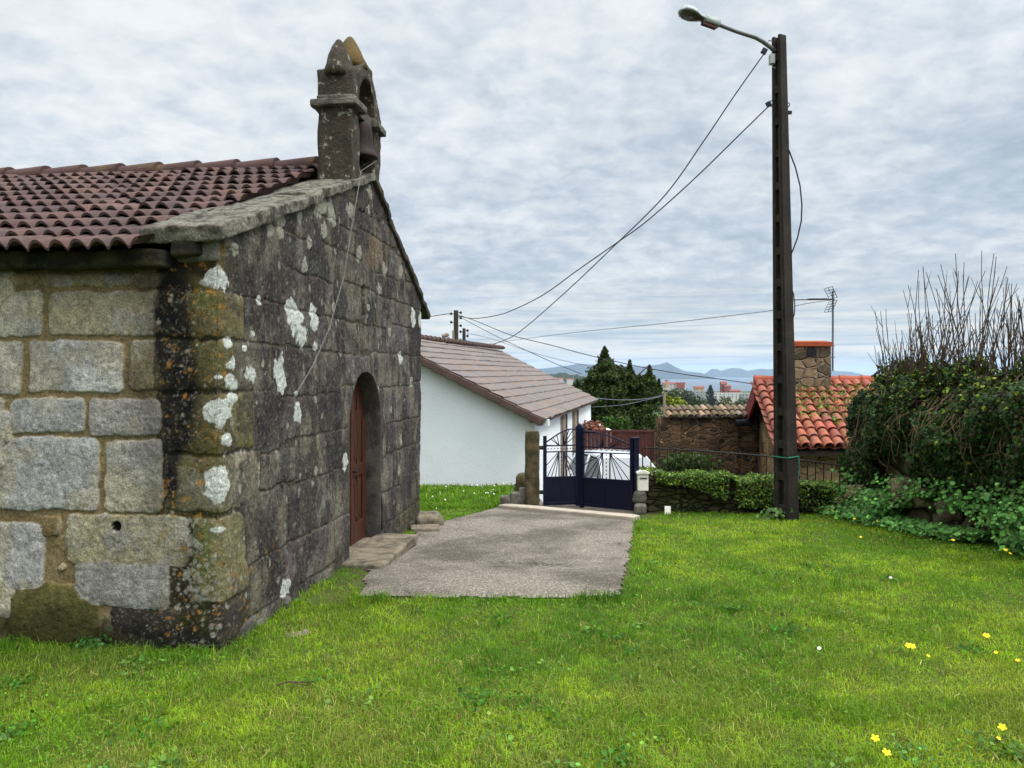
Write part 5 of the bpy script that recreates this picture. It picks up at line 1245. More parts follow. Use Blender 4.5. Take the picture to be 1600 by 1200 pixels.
far_house(1133, 1142, 604, 614, 1392, m_tr, 'lower red wing on the right of the red tower block', rh=3, floors=3, dep=10)
far_house(1116, 1160, 614, 622, 1300, m_tw, 'wide white town block below the red tower', roof=False, floors=2)
far_house(1140, 1157, 611, 616, 1320, m_tr, 'low red roofed row right of the red tower', rh=2.5, floors=1, wins=False)
far_house(1158, 1182, 615, 625, 1250, m_tg, 'pale grey town block near the cottage verge', roof=False, floors=2)
far_house(868, 880, 592, 597, 1900, m_tw, 'white house at the foot of the wooded hill', rh=3, floors=1, wins=False)
far_house(886, 896, 593, 597.5, 1900, m_tw, 'white house right of the other below the wooded hill, half behind trees', rh=3, floors=1, wins=False)

# ================================================================== HAZE
hz_m = bpy.data.materials.new('haze air'); hz_m.use_nodes = True; nt = hz_m.node_tree
for n_ in list(nt.nodes): nt.nodes.remove(n_)
o_ = nd(nt, 'ShaderNodeOutputMaterial'); pv = nd(nt, 'ShaderNodeVolumePrincipled'); pv.inputs['Color'].default_value = (.58, .77, 1.0, 1); pv.inputs['Density'].default_value = 4.5e-5; pv.inputs['Anisotropy'].default_value = .0
nt.links.new(pv.outputs[0], o_.inputs['Volume'])
mb = MB(); mb.bx(-30500, 30500, -30500, 30500, -97, 215); tag(mb.build('haze', hz_m), kind='stuff')
# ================================================================== GRASS
m_grass = leaf_mat('grass blade', .42, .55, .25)
def grass(name, n_try, y0, y1, k_den, seed, hgt, wid, col_fn, xmarg=1.9, region=None):
    rg = np.random.default_rng(seed)
    f = rg.random(n_try); Y = y0*(y1/y0)**f if k_den else y0+(y1-y0)*f     # log spaced: density falls as 1/Y^2 * width
    half = .70*Y+xmarg
    X = (rg.random(n_try)*2-1)*half
    ok = np.ones(n_try, bool)
    if region is not None: ok &= region(X, Y)
    X, Y = X[ok], Y[ok]
    return X, Y
def lawn_region(X, Y):
    wob = (fb2(X*6, Y*6, 3, 77)-.5)*.26
    r = ~in_poly(X+wob*.6, Y+wob, PATH_IN)
    tt = (X-C0[0])*DV[0]+(Y-C0[1])*DV[1]; ss = -((X-C0[0])*NV[0]+(Y-C0[1])*NV[1])
    r &= ~((tt > .0) & (tt < W_CH+.05) & (ss > -.02) & (ss < 9))
    r &= ~((tt > 2.1) & (tt < 3.5) & (ss > -.36) & (ss <= 0))
    r &= Y < edge_y(X)-.12
    r &= ~((X > .02) & (X < .5) & (Y > 11.3))
    kk = (X-k0.x)*kd.x+(Y-k0.y)*kd.y; kn = (X-k0.x)*kp.x+(Y-k0.y)*kp.y
    r &= ~((kk > 0) & (kk < (k1-k0).length) & (kn > -.1) & (kn < .9))
    r &= X < BANKX(Y)+.25
    # the bare worn strip between the facade and the concrete
    bare = (tt > 0) & (tt < 2.3) & (ss > -.30-.25*fb2(X*4, Y*4, 2, 3)) & (tt > 1.0)
    r &= ~(bare & (vn2(X*40, Y*40, 4) > .35))
    return r
PATH_IN = PATH
def BANKX(Y): return np.interp(Y, [0, 3, 4.5, 6.2, 7.8, 9.0, 10.0, 11.2], [7.4, 6.35, 5.95, 5.5, 5.12, 4.86, 4.66, 4.5])
rg = np.random.default_rng(100)
def grow(name, X, Y, rg, hmin, hmax, wid, seed, cols, lean=.55, flop=None):
    n = len(X); Z = ground(X, Y)-.004
    patch = fb2(X*.85, Y*.85, 4, 201); p2 = fb2(X*2.6, Y*2.6, 3, 203); p3 = fb2(X*9, Y*9, 2, 205)
    h = (hmin+(hmax-hmin)*rg.random(n)**1.4)*(.55+.9*p2)*(.7+.6*p3)
    a = rg.random(n)*2*np.pi; ln = np.abs(rg.normal(0, lean, n))+.12
    dx, dy = np.cos(a)*ln, np.sin(a)*ln
    w_ = wid*(.6+.7*rg.random(n))*np.maximum(1, Y/4.2)**.85
    b_ = a+np.pi/2+rg.normal(0, .5, n); sx, sy = np.cos(b_)*w_/2, np.sin(b_)*w_/2
    V = np.zeros((n, 5, 3))
    V[:, 0] = np.stack([X-sx, Y-sy, Z], 1); V[:, 1] = np.stack([X+sx, Y+sy, Z], 1)
    m = .55; mx, my, mz = X+dx*h*m*.6, Y+dy*h*m*.6, Z+h*m
    V[:, 2] = np.stack([mx-sx*.8, my-sy*.8, mz], 1); V[:, 3] = np.stack([mx+sx*.8, my+sy*.8, mz], 1)
    V[:, 4] = np.stack([X+dx*h*1.25, Y+dy*h*1.25, Z+h*np.maximum(.35, 1-.35*ln)], 1)
    base, dry, deep, lime = cols
    w1 = sst(.46, .62, patch+.18*(p2-.5)); w2 = sst(.50, .64, p2)
    c = base[None]*(1-w1[:, None])+lime[None]*w1[:, None]
    w2 = np.maximum(w2, sst(.54, .66, p3))*.55; c = c*(1-w2[:, None])+deep[None]*w2[:, None]
    near = sst(6.5, 3.0, Y)
    w4 = near*sst(.50, .64, fb2(X*1.15+5, Y*1.15, 4, 209))*.35; c = c*(1-w4[:, None])+SA(146, 146, 66)[None]*w4[:, None]
    isdry = rg.random(n) < (.03+.20*near*sst(.42, .62, fb2(X*1.3, Y*1.3, 3, 207))+.20*sst(.55, .7, p3))
    c = np.where(isdry[:, None], dry[None]*(.6+.7*rg.random((n, 1))), c)
    c = c*np.exp(rg.normal(0, .26, (n, 1)))*(1+rg.normal(0, .08, (n, 3)))
    C = np.repeat(c[:, None], 5, 1)
    F = (np.array([(0, 1, 3), (0, 3, 2), (2, 3, 4)])[None]+(np.arange(n)*5)[:, None, None]).reshape(-1, 3)
    o = npmesh(name, V.reshape(-1, 3), F, m_grass, None, np.clip(C, .001, .9).reshape(-1, 3), smooth=False)
    return tag(o, kind='stuff')
GC = (SA(110, 152, 24), SA(156, 158, 84), SA(52, 104, 16), SA(146, 178, 34))
X, Y = grass('g', 760000, 2.5, 11.6, True, 301, 0, 0, None, region=lawn_region)
grow('grass', X, Y, rg, .018, .050, .0033, 1, GC)
X, Y = grass('g', 90000, 11.2, 14.9, True, 302, 0, 0, None, xmarg=0, region=lambda X, Y: lawn_region(X, Y) & (X < .4) & (X > -2.6))
grow('grass', X, Y, rg, .03, .10, .005, 2, (SA(96, 138, 24), SA(140, 150, 60), SA(52, 98, 18), SA(130, 160, 34)))
# longer tufts: along the walls and scattered clumps
def tufts(n, seed):
    r = np.random.default_rng(seed); xs, ys = [], []
    for i in range(n):
        if i < 150:      # foot of the side wall
            s = r.random()*2.6; q = ch(-.04-abs(r.normal(0, .16)), s, 0)
        elif i < 210:    # along the facade
            q = ch(r.random()*2.0, -.03-abs(r.normal(0, .06)), 0)
        elif i < 300:    # path edge
            j = r.integers(0, len(PATH)); a, b2 = PATH[-1], PATH[0]
            if i % 3 == 0: a, b2 = PATH[-2], PATH[-1]
            f = r.random(); q = Vector((a[0]+(b2[0]-a[0])*f+r.normal(0, .04), a[1]+(b2[1]-a[1])*f-.04+r.normal(0, .03), 0))
        else:
            y = 3+7*r.random()**1.4; q = Vector(((r.random()*2-1)*(.7*y+.5), y, 0))
        k = r.integers(10, 26); sg = .03+.03*r.random()
        xs.append(q.x+r.normal(0, sg, k)); ys.append(q.y+r.normal(0, sg, k))
    X, Y = np.concatenate(xs), np.concatenate(ys); ok = lawn_region(X, Y); return X[ok], Y[ok]
X, Y = tufts(820, 5)
grow('grass', X, Y, rg, .05, .11, .0042, 3, (SA(84, 128, 24), SA(120, 146, 60), SA(40, 88, 18), SA(112, 148, 34)), lean=.7)
# dry straw lying in the lawn, clover leaves low among the blades
X, Y = grass('g', 1700, 2.6, 8.5, True, 303, 0, 0, None, region=lawn_region)
n = len(X); a = rg.random(n)*6.28; ln = rg.uniform(.012, .035, n); Z = ground(X, Y)+rg.uniform(.012, .04, n); w_ = .0016
V = np.zeros((n, 4, 3)); dx, dy = np.cos(a)*ln, np.sin(a)*ln
V[:, 0] = np.stack([X-dx-dy*w_/ln, Y-dy+dx*w_/ln, Z], 1); V[:, 1] = np.stack([X-dx+dy*w_/ln, Y-dy-dx*w_/ln, Z], 1); V[:, 2] = np.stack([X+dx+dy*w_/ln, Y+dy-dx*w_/ln, Z+.012], 1); V[:, 3] = np.stack([X+dx-dy*w_/ln, Y+dy+dx*w_/ln, Z+.012], 1)
tag(npmesh('straw', V.reshape(-1, 3), np.arange(n*4).reshape(-1, 4), m_grass, None, np.repeat(jit(SA(150, 146, 84), n, rg, .25, .06), 4, 0), smooth=False), kind='stuff')
X, Y = grass('g', 50000, 2.6, 9.5, True, 304, 0, 0, None, region=lambda X, Y: lawn_region(X, Y) & (fb2(X*1.6, Y*1.6, 4, 211) > .55))
n = len(X); P = np.stack([X, Y, ground(X, Y)+rg.uniform(.008, .035, n)], 1)
tag(leaves('clover', P, np.tile([0, -.1, 1.0], (n, 1)), rg.uniform(.008, .015, n)*np.maximum(1, Y/5), m_grass, jit(SA(92, 134, 36), n, rg, .3, .1), shape='round', tilt=.45, seed=8), kind='stuff')

PP_, CC_ = [], []; r_ = np.random.default_rng(909)
for k in range(64):
    y = 2.9+5.5*r_.random()**1.7; x = (r_.random()*2-1)*(.68*y+.3); k_ = r_.integers(25, 80); sg = r_.uniform(.03, .09)
    xy = np.array([x, y])+r_.normal(0, sg, (k_, 2)); ok = lawn_region(xy[:, 0], xy[:, 1]); xy = xy[ok]
    if len(xy) == 0: continue
    PP_.append(np.column_stack([xy, ground(xy[:, 0], xy[:, 1])+r_.uniform(.015, .05, len(xy))])); CC_.append(jit((SA(62, 108, 28), SA(96, 130, 54), SA(70, 112, 30))[k % 3], len(xy), r_, .3, .1))
P = np.concatenate(PP_); tag(leaves('broadleaf_weeds', P, np.tile([0, -.2, 1.0], (len(P), 1)), r_.uniform(.012, .028, len(P)), m_grass, np.concatenate(CC_), shape='round', tilt=.55, seed=91), kind='stuff')

# ================================================================== THE OVERGROWN BANK
BL = np.array([(4.72, 10.75), (4.74, 10.1), (4.86, 9.2), (5.10, 8.0), (5.48, 6.4), (5.95, 4.7), (6.5, 3.0), (7.1, 1.0)])
seg = np.concatenate([[0], np.cumsum(np.hypot(*np.diff(BL, axis=0).T))]); LB = seg[-1]
def bank_pt(a, v, off=0.0):
    """a metres along the bank from its far end, v 0..1 up the face, 1..1.6 back over the top; returns points and outward normals"""
    x = np.interp(a, seg, BL[:, 0]); y = np.interp(a, seg, BL[:, 1])
    e = .05; tx = np.interp(a+e, seg, BL[:, 0])-np.interp(a-e, seg, BL[:, 0]); ty = np.interp(a+e, seg, BL[:, 1])-np.interp(a-e, seg, BL[:, 1])
    l = np.hypot(tx, ty); ox, oy = ty/l, -tx/l        # outward: towards the lawn
    top = np.interp(a, [0, 1.2, 2.4, 3.6, 6, 9, 12], [1.22, 1.26, 1.32, 1.58, 2.1, 2.4, 2.6])+(fb2(a*1.7, a*0, 3, 301)-.5)*.35
    vf = np.minimum(v, 1); back = np.maximum(v-1, 0)
    bulge = .10*np.sin(vf*np.pi)+.26*sst(.38, .8, vf)-.30*vf-.28*sst(.85, 1, vf)
    n_ = (fb3(a*1.4, vf*2.6, a*0+3, 4, 303)-.5)*.55*np.where(vf < .05, .4, 1)
    d_ = bulge+n_-back*1.6+off
    d_ = d_+.30*sst(.6, 0, a)*-1
    z0 = ground(x, y)-.05
    z = z0+(top-z0)*vf+back*.10*np.sin(back*6)-np.maximum(back-.5, 0)*3
    P = np.stack([x+ox*d_, y+oy*d_, z], -1)
    N = np.stack([ox*(1-.75*sst(.75, 1.05, v)), oy*(1-.75*sst(.75, 1.05, v)), .15+1.0*sst(.7, 1.05, v)], -1)
    return P, N
m_bank = rubble_mat('bank stone and earth', S(58, 50, 36), S(128, 116, 92), S(30, 28, 16), scale=2.6, stretch=1.5, jw=.08, moss=S(46, 52, 20), bump=1.0)
av = np.arange(0, LB, .06); vv = np.linspace(0, 1.9, 60); A, B = np.meshgrid(av, vv, indexing='ij')
P, N = bank_pt(A, B); P = P+N*((fb2(A*3.2, P[..., 2]*4, 4, 305)-.5)*.16)[..., None]
q = np.arange(A.size).reshape(A.shape); F = np.stack([q[:-1, :-1].ravel(), q[1:, :-1].ravel(), q[1:, 1:].ravel(), q[:-1, 1:].ravel()], 1)
bank = thing('overgrown_bank', (5.2, 8, 0), 'stone faced bank smothered in dark ivy along the right side of the lawn', 'bank')
npmesh('stone_face', P.reshape(-1, 3), F, m_bank, bank)
m_ivy = leaf_mat('ivy leaf', .25, .5, .18)
rg = np.random.default_rng(401)
n = 120000; a = rg.random(n)**1.15*(LB-1.5); v = .18+1.25*rg.random(n)
dens = fb2(a*1.5, v*2.6, 4, 307)
keep_ = (v > .42) | (dens > .50) ; keep_ &= ~((v < .60) & (dens < .46))
a, v, dens = a[keep_], v[keep_], dens[keep_]
P, N = bank_pt(a, v, 0); n = len(P)
clump = fb3(P[:, 0]*2.6, P[:, 1]*2.6, P[:, 2]*2.6, 3, 309)
P = P+N*(rg.random(n)*.20+(clump-.42)*1.05*sst(.3, .7, v)+.01)[:, None]
c = jit(SA(40, 64, 26), n, rg, .42, .12); yl = rg.random(n) < .03+.16*sst(.75, 1.05, v); c[yl] = jit(SA(120, 140, 44), yl.sum(), rg, .3, .1)
br = rg.random(n) < .10; c[br] = jit(SA(66, 56, 36), br.sum(), rg, .3, .1)
leaves('ivy', P, N, rg.uniform(.030, .062, n), m_ivy, c, bank, shape='ivy', tilt=.55, up=(0, 0, -.7), seed=11)
# far end of the bank: ivy wraps down round the corner beside the lamp post
pts_, nn_ = ball((4.98, 10.55, .50), (.46, .45, .80), 8000, rg, .75); kp_ = (pts_[:, 2] > -.25) & (fb3(pts_[:, 0]*3, pts_[:, 1]*3, pts_[:, 2]*3, 3, 5) > .40); pts_, nn_ = pts_[kp_], nn_[kp_]
leaves('ivy', pts_, nn_, rg.uniform(.03, .065, len(pts_)), m_ivy, jit(SA(40, 64, 26), len(pts_), rg, .45, .12), bank, shape='ivy', tilt=.6, up=(0, 0, -.7), seed=12)
pts_, nn_ = ball((4.98, 10.42, 1.0), (.43, .4, .56), 10000, rg, .55); kp_ = (fb3(pts_[:, 0]*4, pts_[:, 1]*4, pts_[:, 2]*4, 3, 6) > .40); pts_, nn_ = pts_[kp_], nn_[kp_]
leaves('ivy', pts_, nn_, rg.uniform(.03, .065, len(pts_)), m_ivy, jit(SA(36, 58, 24), len(pts_), rg, .45, .12), bank, shape='ivy', tilt=.6, up=(0, 0, -.7), seed=14)
# broad pale leaves at the foot
n = 40000; a = rg.random(n)*(LB-1.5); v = np.abs(rg.normal(0, .19, n))
kp_ = fb2(a*2.0, v*5, 3, 311) > .46; kp_ &= v < .48; a, v = a[kp_], v[kp_]; n = len(a)
P, N = bank_pt(a, v); out = np.abs(rg.normal(0, .20, n))+.08; P = P+N*np.array([1, 1, 0])*out[:, None]; P[:, 2] = np.maximum(P[:, 2], ground(P[:, 0], P[:, 1])+.05+rg.random(n)*.10)
leaves('broad_leaves', P, N*np.array([1, 1, 1])+np.array([0, -.2, .9]), rg.uniform(.024, .056, n), m_ivy, jit(SA(80, 124, 56), n, rg, .42, .1), bank, shape='round', tilt=.4, seed=13)
# dead stems hanging in the ivy
mb = MB(); rs = random.Random(5)
for k in range(300):
    a0 = .3+rs.random()*(LB-3); v0 = rs.uniform(.7, 1.3); pts_ = []
    da = rs.uniform(-.5, .5)
    for j in range(6):
        P, N = bank_pt(np.array([a0+da*j/5]), np.array([v0-rs.uniform(.03, .07)*j])); p = P[0]+N[0]*(.20+.10*rs.random()); pts_.append(tuple(p))
    mb.tube(pts_, .0045, .002, n=4)
m_twig = M('bare grey brown twig', S(72, 58, 46), rough=.9, var=.35, scale=12, bump=.2)
mb.build('dead_stems', M('dry brown stem', S(104, 86, 64), rough=.9, var=.35, scale=12, bump=.2), bank)['kind'] = 'stuff'
# exposed stones
m_bst = M('mossy field stone', S(120, 108, 84), rough=1, var=.5, scale=10, second=S(70, 64, 36), sec=(.46, .62), secscale=6, bump=.9, bscale=35, bdist=.03, fine=.3)
for (x, y, Y_, r) in ((1338, 770, 10.1, .09), (1418, 768, 9.25, .13), (1456, 776, 9.05, .14), (1503, 768, 8.7, .09), (1490, 797, 8.7, .11), (1590, 790, 8.0, .09)):
    p = at(x, y, Y_-.12); mb = MB(); mb.rock(p+V3(.02, .1, 0), (r, -.06, .02), (.05, r, 0), (0, 0, r*.95), 10, .3, .06, int(x), 6); mb.build('exposed_stone', m_bst, bank, smooth=True)
# bare pruned shrubs on top of the bank
def shrub(name, a0, nst, hmin, hmax, spread, label, seed):
    rs = random.Random(seed); P, N = bank_pt(np.array([a0]), np.array([1.12])); b0 = Vector(P[0])-UP*.12
    root = thing(name, b0, label, 'shrub', 'bare shrubs on the ivy bank')
    for k in range(int(nst*1.4)):
        mb = MB(); an = rs.uniform(-1, 1)*spread; h = rs.uniform(hmin, hmax); dirv = Vector((math.sin(an)*.95, rs.uniform(-.25, .25)-.1, math.cos(an))).normalized()
        st = b0+Vector((rs.uniform(-.28, .28), rs.uniform(-.28, .28), rs.uniform(-.1, .05))); cur = Vector(st); pts_ = [Vector(cur)]; nseg = 7
        for j in range(nseg):
            dirv = (dirv+Vector((rs.uniform(-.10, .10), rs.uniform(-.10, .10), .06))).normalized(); cur = cur+dirv*h/nseg; pts_.append(Vector(cur))
        r0_ = rs.uniform(.0055, .010); mb.tube(pts_, r0_, .0035, n=5)
        for j in range(rs.randint(2, 5)):
            i_ = rs.randint(1, nseg-1); p = pts_[i_]; d2 = (dirv+Vector((rs.uniform(-.8, .8), rs.uniform(-.6, .6), rs.uniform(0, .5)))).normalized(); l2 = rs.uniform(.08, .32)
            mb.tube([p, p+d2*l2*.5+UP*.01, p+d2*l2+UP*l2*.15], .0045, .002, n=4)
        mb.build('stem', m_twig, root)
    n = 60; rg2 = np.random.default_rng(seed); pts2 = np.array(b0)+rg2.normal(0, 1, (n, 3))*np.array([.25, .25, .16])+np.array([0, 0, .28])
    leaves('young_leaves', pts2, np.tile([0, -.5, .6], (n, 1)), rg2.uniform(.03, .06, n), m_ivy, jit(SA(128, 148, 62), n, rg2, .3, .1), root, tilt=.9, seed=seed)
    return root
shl = [('bare shrub with a few low stems at the tip of the bank beside the cottage', 0.0, 14, .6, 1.05, .40), ('bare twiggy shrub with short dense stems, just right of the tip of the bank', .22, 26, .75, 1.20, .40), ('second bare shrub from the cottage with slender dark stems', .75, 28, .8, 1.5, .40), ('third bare shrub from the cottage, with many close upright stems', 1.3, 30, .9, 1.95, .36),
  ('fourth bare shrub from the cottage, its tallest stem leaning left', 2.0, 28, .8, 1.95, .38), ('bare shrub with thick crossing stems left of the rightmost one', 2.55, 26, .75, 1.5, .42), ('rightmost bare shrub in view with the tallest stems on the bank', 3.1, 26, .7, 1.5, .45)]
for i, (lb_, a_, ns_, h0_, h1_, sp_) in enumerate(shl): shrub('bare_shrub', a_, ns_, h0_, h1_, sp_, lb_, 60+i)
# ivy along the low wall
n = 17000; a = rg.random(n)*2.72; X = 1.78+a; u = rg.random(n)
dens = fb2(X*2.4, u*3, 3, 315)
Zt = np.interp(a, [0, 2.72], [.28, .10]); face = u < .36
Y_ = np.where(face, 10.62, 10.62+.42*rg.random(n)); Z_ = np.where(face, Zt-.5*rg.random(n)**1.3*(.25+.5*sst(.5, 1.4, a))*sst(.40, .60, dens), Zt)+rg.random(n)*(.02+.06*sst(.40, .65, fb2(X*3.1, X*0, 3, 5)))
P = np.stack([X, Y_-rg.random(n)*.09+.0*X, Z_+.02], 1); kp_ = (dens > .47) & ~((X < 2.0) & face) & ~(face & (dens < .54)); P = P[kp_]; n = len(P)
wi_ = thing('wall_ivy', (3.1, 10.8, -.26), 'trailing ivy and yellow green groundcover on the low mossy wall', 'ivy')
leaves('leaves', P, np.tile([0, -.6, .8], (n, 1)), rg.uniform(.022, .046, n), m_ivy, np.where((rg.random(n) < .5)[:, None], jit(SA(104, 126, 44), n, rg, .35, .1), jit(SA(50, 82, 30), n, rg, .35, .1)), wi_, shape='ivy', tilt=.6, seed=21)
pts_, nn_ = ball((2.55, 11.15, .35), (.5, .15, .22), 900, rg, .3); leaves('leaves', pts_, nn_, rg.uniform(.04, .07, 900), m_ivy, jit(SA(52, 76, 30), 900, rg, .35, .1), wi_, shape='ivy', tilt=.8, seed=22)

# ================================================================== TREES
m_bark = M('dark bark', S(62, 50, 40), rough=1, var=.4, scale=9, bump=.8, bscale=25)
def tree(name, base, trunk_top, r, blobs, lsize, col, label, cat='tree', shape='leaf', seed=1, transl=None, limbs=True, group=None):
    rg = np.random.default_rng(seed); root = thing(name, base, label, cat, group); mb = MB()
    base, trunk_top = Vector(base), Vector(trunk_top)
    mb.tube([base-UP*.2, base.lerp(trunk_top, .35)+V3(.05*r, 0, 0), base.lerp(trunk_top, .7), trunk_top], r, r*.35, n=9)
    if limbs:
        for (c, rr, n) in [b_[:3] for b_ in blobs]:
            s = base.lerp(trunk_top, .25+.55*rg.random()); c = Vector(c); mb.tube([s, s.lerp(c, .55)+UP*.12*rr[2], c], r*.35, r*.1, n=6)
    mb.build('trunk', m_bark, root, smooth=True)
    PP, NN = [], []
    for bl in blobs:
        (c, rr, n) = bl[:3]
        if len(bl) > 3:      # a ragged spire: whorls of branches widening downwards
            t = rg.random(n)**.62; an = rg.random(n)*6.283; wh = .25+1.5*fb2(an*1.6+t*4, t*7, 2, seed)**1.3
            rad = t*wh*(.35+.65*rg.random(n)); p = np.array(c)+np.stack([np.cos(an)*rad*rr[0], np.sin(an)*rad*rr[1], -t*rr[2]+rad*rr[0]*.25], 1)
            PP.append(p); NN.append(np.stack([np.cos(an), np.sin(an), np.full(n, .5)], 1)); continue
        p, d_ = ball(c, rr, n, rg, .35); k = fb3(p[:, 0]*3.0/max(rr[0], .3), p[:, 1]*3.0/max(rr[0], .3), p[:, 2]*3.0/max(rr[0], .3), 2, seed) > .40
        PP.append(p[k]); NN.append(d_[k])
    P, N = np.concatenate(PP), np.concatenate(NN); N[:, 2] += .4; n = len(P)
    leaves('crown', P, N, lsize*rg.uniform(.6, 1.3, n), m_ivy, jit(col, n, rg, .4, .12), root, shape=shape, tilt=.7, seed=seed)
    return root
Yt = 27.0; s_ = Yt/FP
def blob(x, y, rx, ry, n, Y=Yt, dy=0): p = at(x, y, Y+dy); return (p, (rx*Y/FP, rx*Y/FP*.8, ry*Y/FP), n)
def cone(x, y, rx, h, n, Y=Yt): p = at(x, y, Y); return (p, (rx*Y/FP, rx*Y/FP*.8, h*Y/FP), n, 'cone')
tb = [cone(945, 541, 34, 62, 3400), cone(984, 562, 19, 50, 1500), cone(1015, 570, 22, 56, 1700), cone(1030, 592, 12, 40, 700), cone(922, 578, 20, 50, 1200), cone(968, 572, 14, 40, 800), cone(1000, 584, 14, 36, 700), cone(902, 592, 14, 36, 600), blob(944, 596, 22, 16, 1200), blob(952, 618, 46, 30, 5200), blob(966, 596, 22, 26, 1800), blob(1000, 610, 22, 24, 1600), blob(983, 598, 15, 18, 900), blob(1014, 606, 17, 22, 1200), blob(1027, 616, 10, 16, 500), blob(926, 612, 26, 26, 1500), blob(904, 606, 12, 14, 500, dy=.5), blob(960, 655, 55, 30, 3600), blob(1004, 648, 34, 34, 2600)]
tb_base = at(960, 690, Yt); tb_base.z = -3.0
tb = [(b_[0], b_[1], int(b_[2]*1.6))+tuple(b_[3:]) for b_ in tb]
tree('evergreen_tree', tb_base, at(948, 575, Yt), .16, tb, .115, SA(50, 66, 25), 'tall dark evergreen tree with ragged spires behind the white house', seed=3)
b = [blob(952, 662, 14, 12, 500, 23.0), blob(972, 664, 16, 12, 500, 23.0)]
p = at(962, 690, 23); p.z = -2.2
tree('bush', p, at(962, 665, 23), .05, b, .12, SA(58, 88, 34), 'fresh green bush in front of the dark evergreen behind the brown gate', 'bush', seed=4)
b = [blob(1056, 636, 18, 16, 800, 18.5), blob(1044, 626, 7, 9, 250, 18.5), blob(1072, 640, 12, 8, 300, 18.5)]
p = at(1056, 700, 18.5); p.z = -1.5
tree('bush', p, at(1056, 640, 18.5), .04, b, .10, SA(118, 132, 44), 'yellow green leafy bush rising behind the left end of the ruined wall', 'bush', seed=5)
b = [blob(1110, 607, 3, 6, 160, 700), blob(1110, 616, 7, 10, 500, 700), blob(1112, 628, 10, 10, 500, 700)]
tree('cypress', at(1110, 645, 700), at(1110, 610, 700), .5, b, 2.0, SA(30, 46, 34), 'dark pointed cypress among the far town houses', seed=6, limbs=False)
for i, (x, y, Y_, rx, ry, lb_, c_l) in enumerate(((1070, 620, 500, 17, 13, 'rounded blue green tree hump below the long white building', SA(44, 58, 38)), (1090, 630, 330, 14, 12, 'mid green tree to the left of the far cypress', SA(46, 62, 30)), (1134, 632, 300, 15, 14, 'thin leaved grey green tree below the red tower block', SA(74, 82, 52)), (1160, 632, 330, 15, 13, 'grey green tree between the red tower block and the cottage verge', SA(66, 74, 50)), (1052, 616, 420, 12, 10, 'dull green tree directly below the long white building', SA(64, 76, 44)))):
    tree('far_tree', at(x, y+ry+14, Y_), at(x, y, Y_), .3, [blob(x, y, rx, ry, 700, Y_), blob(x-rx*.5, y+4, rx*.6, ry*.7, 300, Y_), blob(x+rx*.55, y+5, rx*.6, ry*.6, 300, Y_)], Y_*.0030, c_l, lb_, seed=30+i, limbs=False)
# the rest of the wooded slope, read as one mass
rg = np.random.default_rng(555); PP, NN, SS, CC_ = [], [], [], []
for i in range(520):
    Yf = 120*(2300/120)**rg.random(); x = rg.uniform(560, 1500); X_ = (x-CX)/FP*Yf; z0 = gz(X_, Yf); hh = rg.uniform(4, 8) if Yf < 900 else rg.uniform(6, 11); rr = rg.uniform(.8, 1.7)*hh*.6
    ytop = CY-(z0+hh*1.1-EYE)/Yf*FP
    if ytop < 612 and x > 1030: continue
    n = 110; p, d_ = ball((X_, Yf, z0+hh*.45), (rr, rr, hh*.6), n, rg, .5); PP.append(p); NN.append(d_+np.array([0, 0, .4])); SS.append(np.full(n, max(Yf*.0028, .5))*rg.uniform(.7, 1.3, n)); CC_.append(jit(SA(52, 66, 36)*rg.uniform(.6, 1.4), n, rg, .3, .1))
P = np.concatenate(PP); tag(leaves('woods', P, np.concatenate(NN), np.concatenate(SS), m_ivy, np.concatenate(CC_), tilt=.6, seed=77), 'distant wooded slope between the lane and the sea', 'woods', kind='stuff')

# ================================================================== FLOWERS AND SMALL THINGS
m_yel = M('yellow petal', S(236, 208, 20, .95), rough=.6, var=.1, scale=40, bump=0); m_wht = M('white petal', S(238, 238, 232, .95), rough=.6, var=.05, scale=40, bump=0); m_stem = M('green stem', S(92, 128, 44), rough=.7, var=.2, scale=30, bump=0)
def make_flower(name, nb, r, h, seed, label, group):
    rs = random.Random(seed); root = thing(name, (0, 0, 0), label, 'flower', group); st = MB(); hd_ = MB()
    for b_ in range(nb):
        bx2, by2 = (rs.uniform(-1.3, 1.3)*r*1.2*(nb > 1), rs.uniform(-.6, .6)*r*(nb > 1)); top = Vector((bx2, by2, h*rs.uniform(.85, 1.05)))
        st.tube([(0, 0, 0), (bx2*.4, by2*.4, h*.6), top], .0022, .0018, n=4)
        tl = Vector((rs.uniform(-.4, .4), -.45, 1)).normalized(); e1 = tl.cross(V3(1, 0, .1)).normalized(); e2 = tl.cross(e1)
        for k in range(5):
            a = 2*math.pi*k/5+rs.random()*.2; u = e1*math.cos(a)+e2*math.sin(a); v2 = tl.cross(u)
            hd_.add([top, top+u*r*.5-v2*r*.34+tl*r*.28, top+u*r-v2*r*.28+tl*r*.42, top+u*r*1.08+tl*r*.38, top+u*r+v2*r*.28+tl*r*.42, top+u*r*.5+v2*r*.34+tl*r*.28], [(0, 1, 2, 3, 4, 5)])
    st.build('stem', m_stem, root); hd_.build('petals', m_yel, root); return root
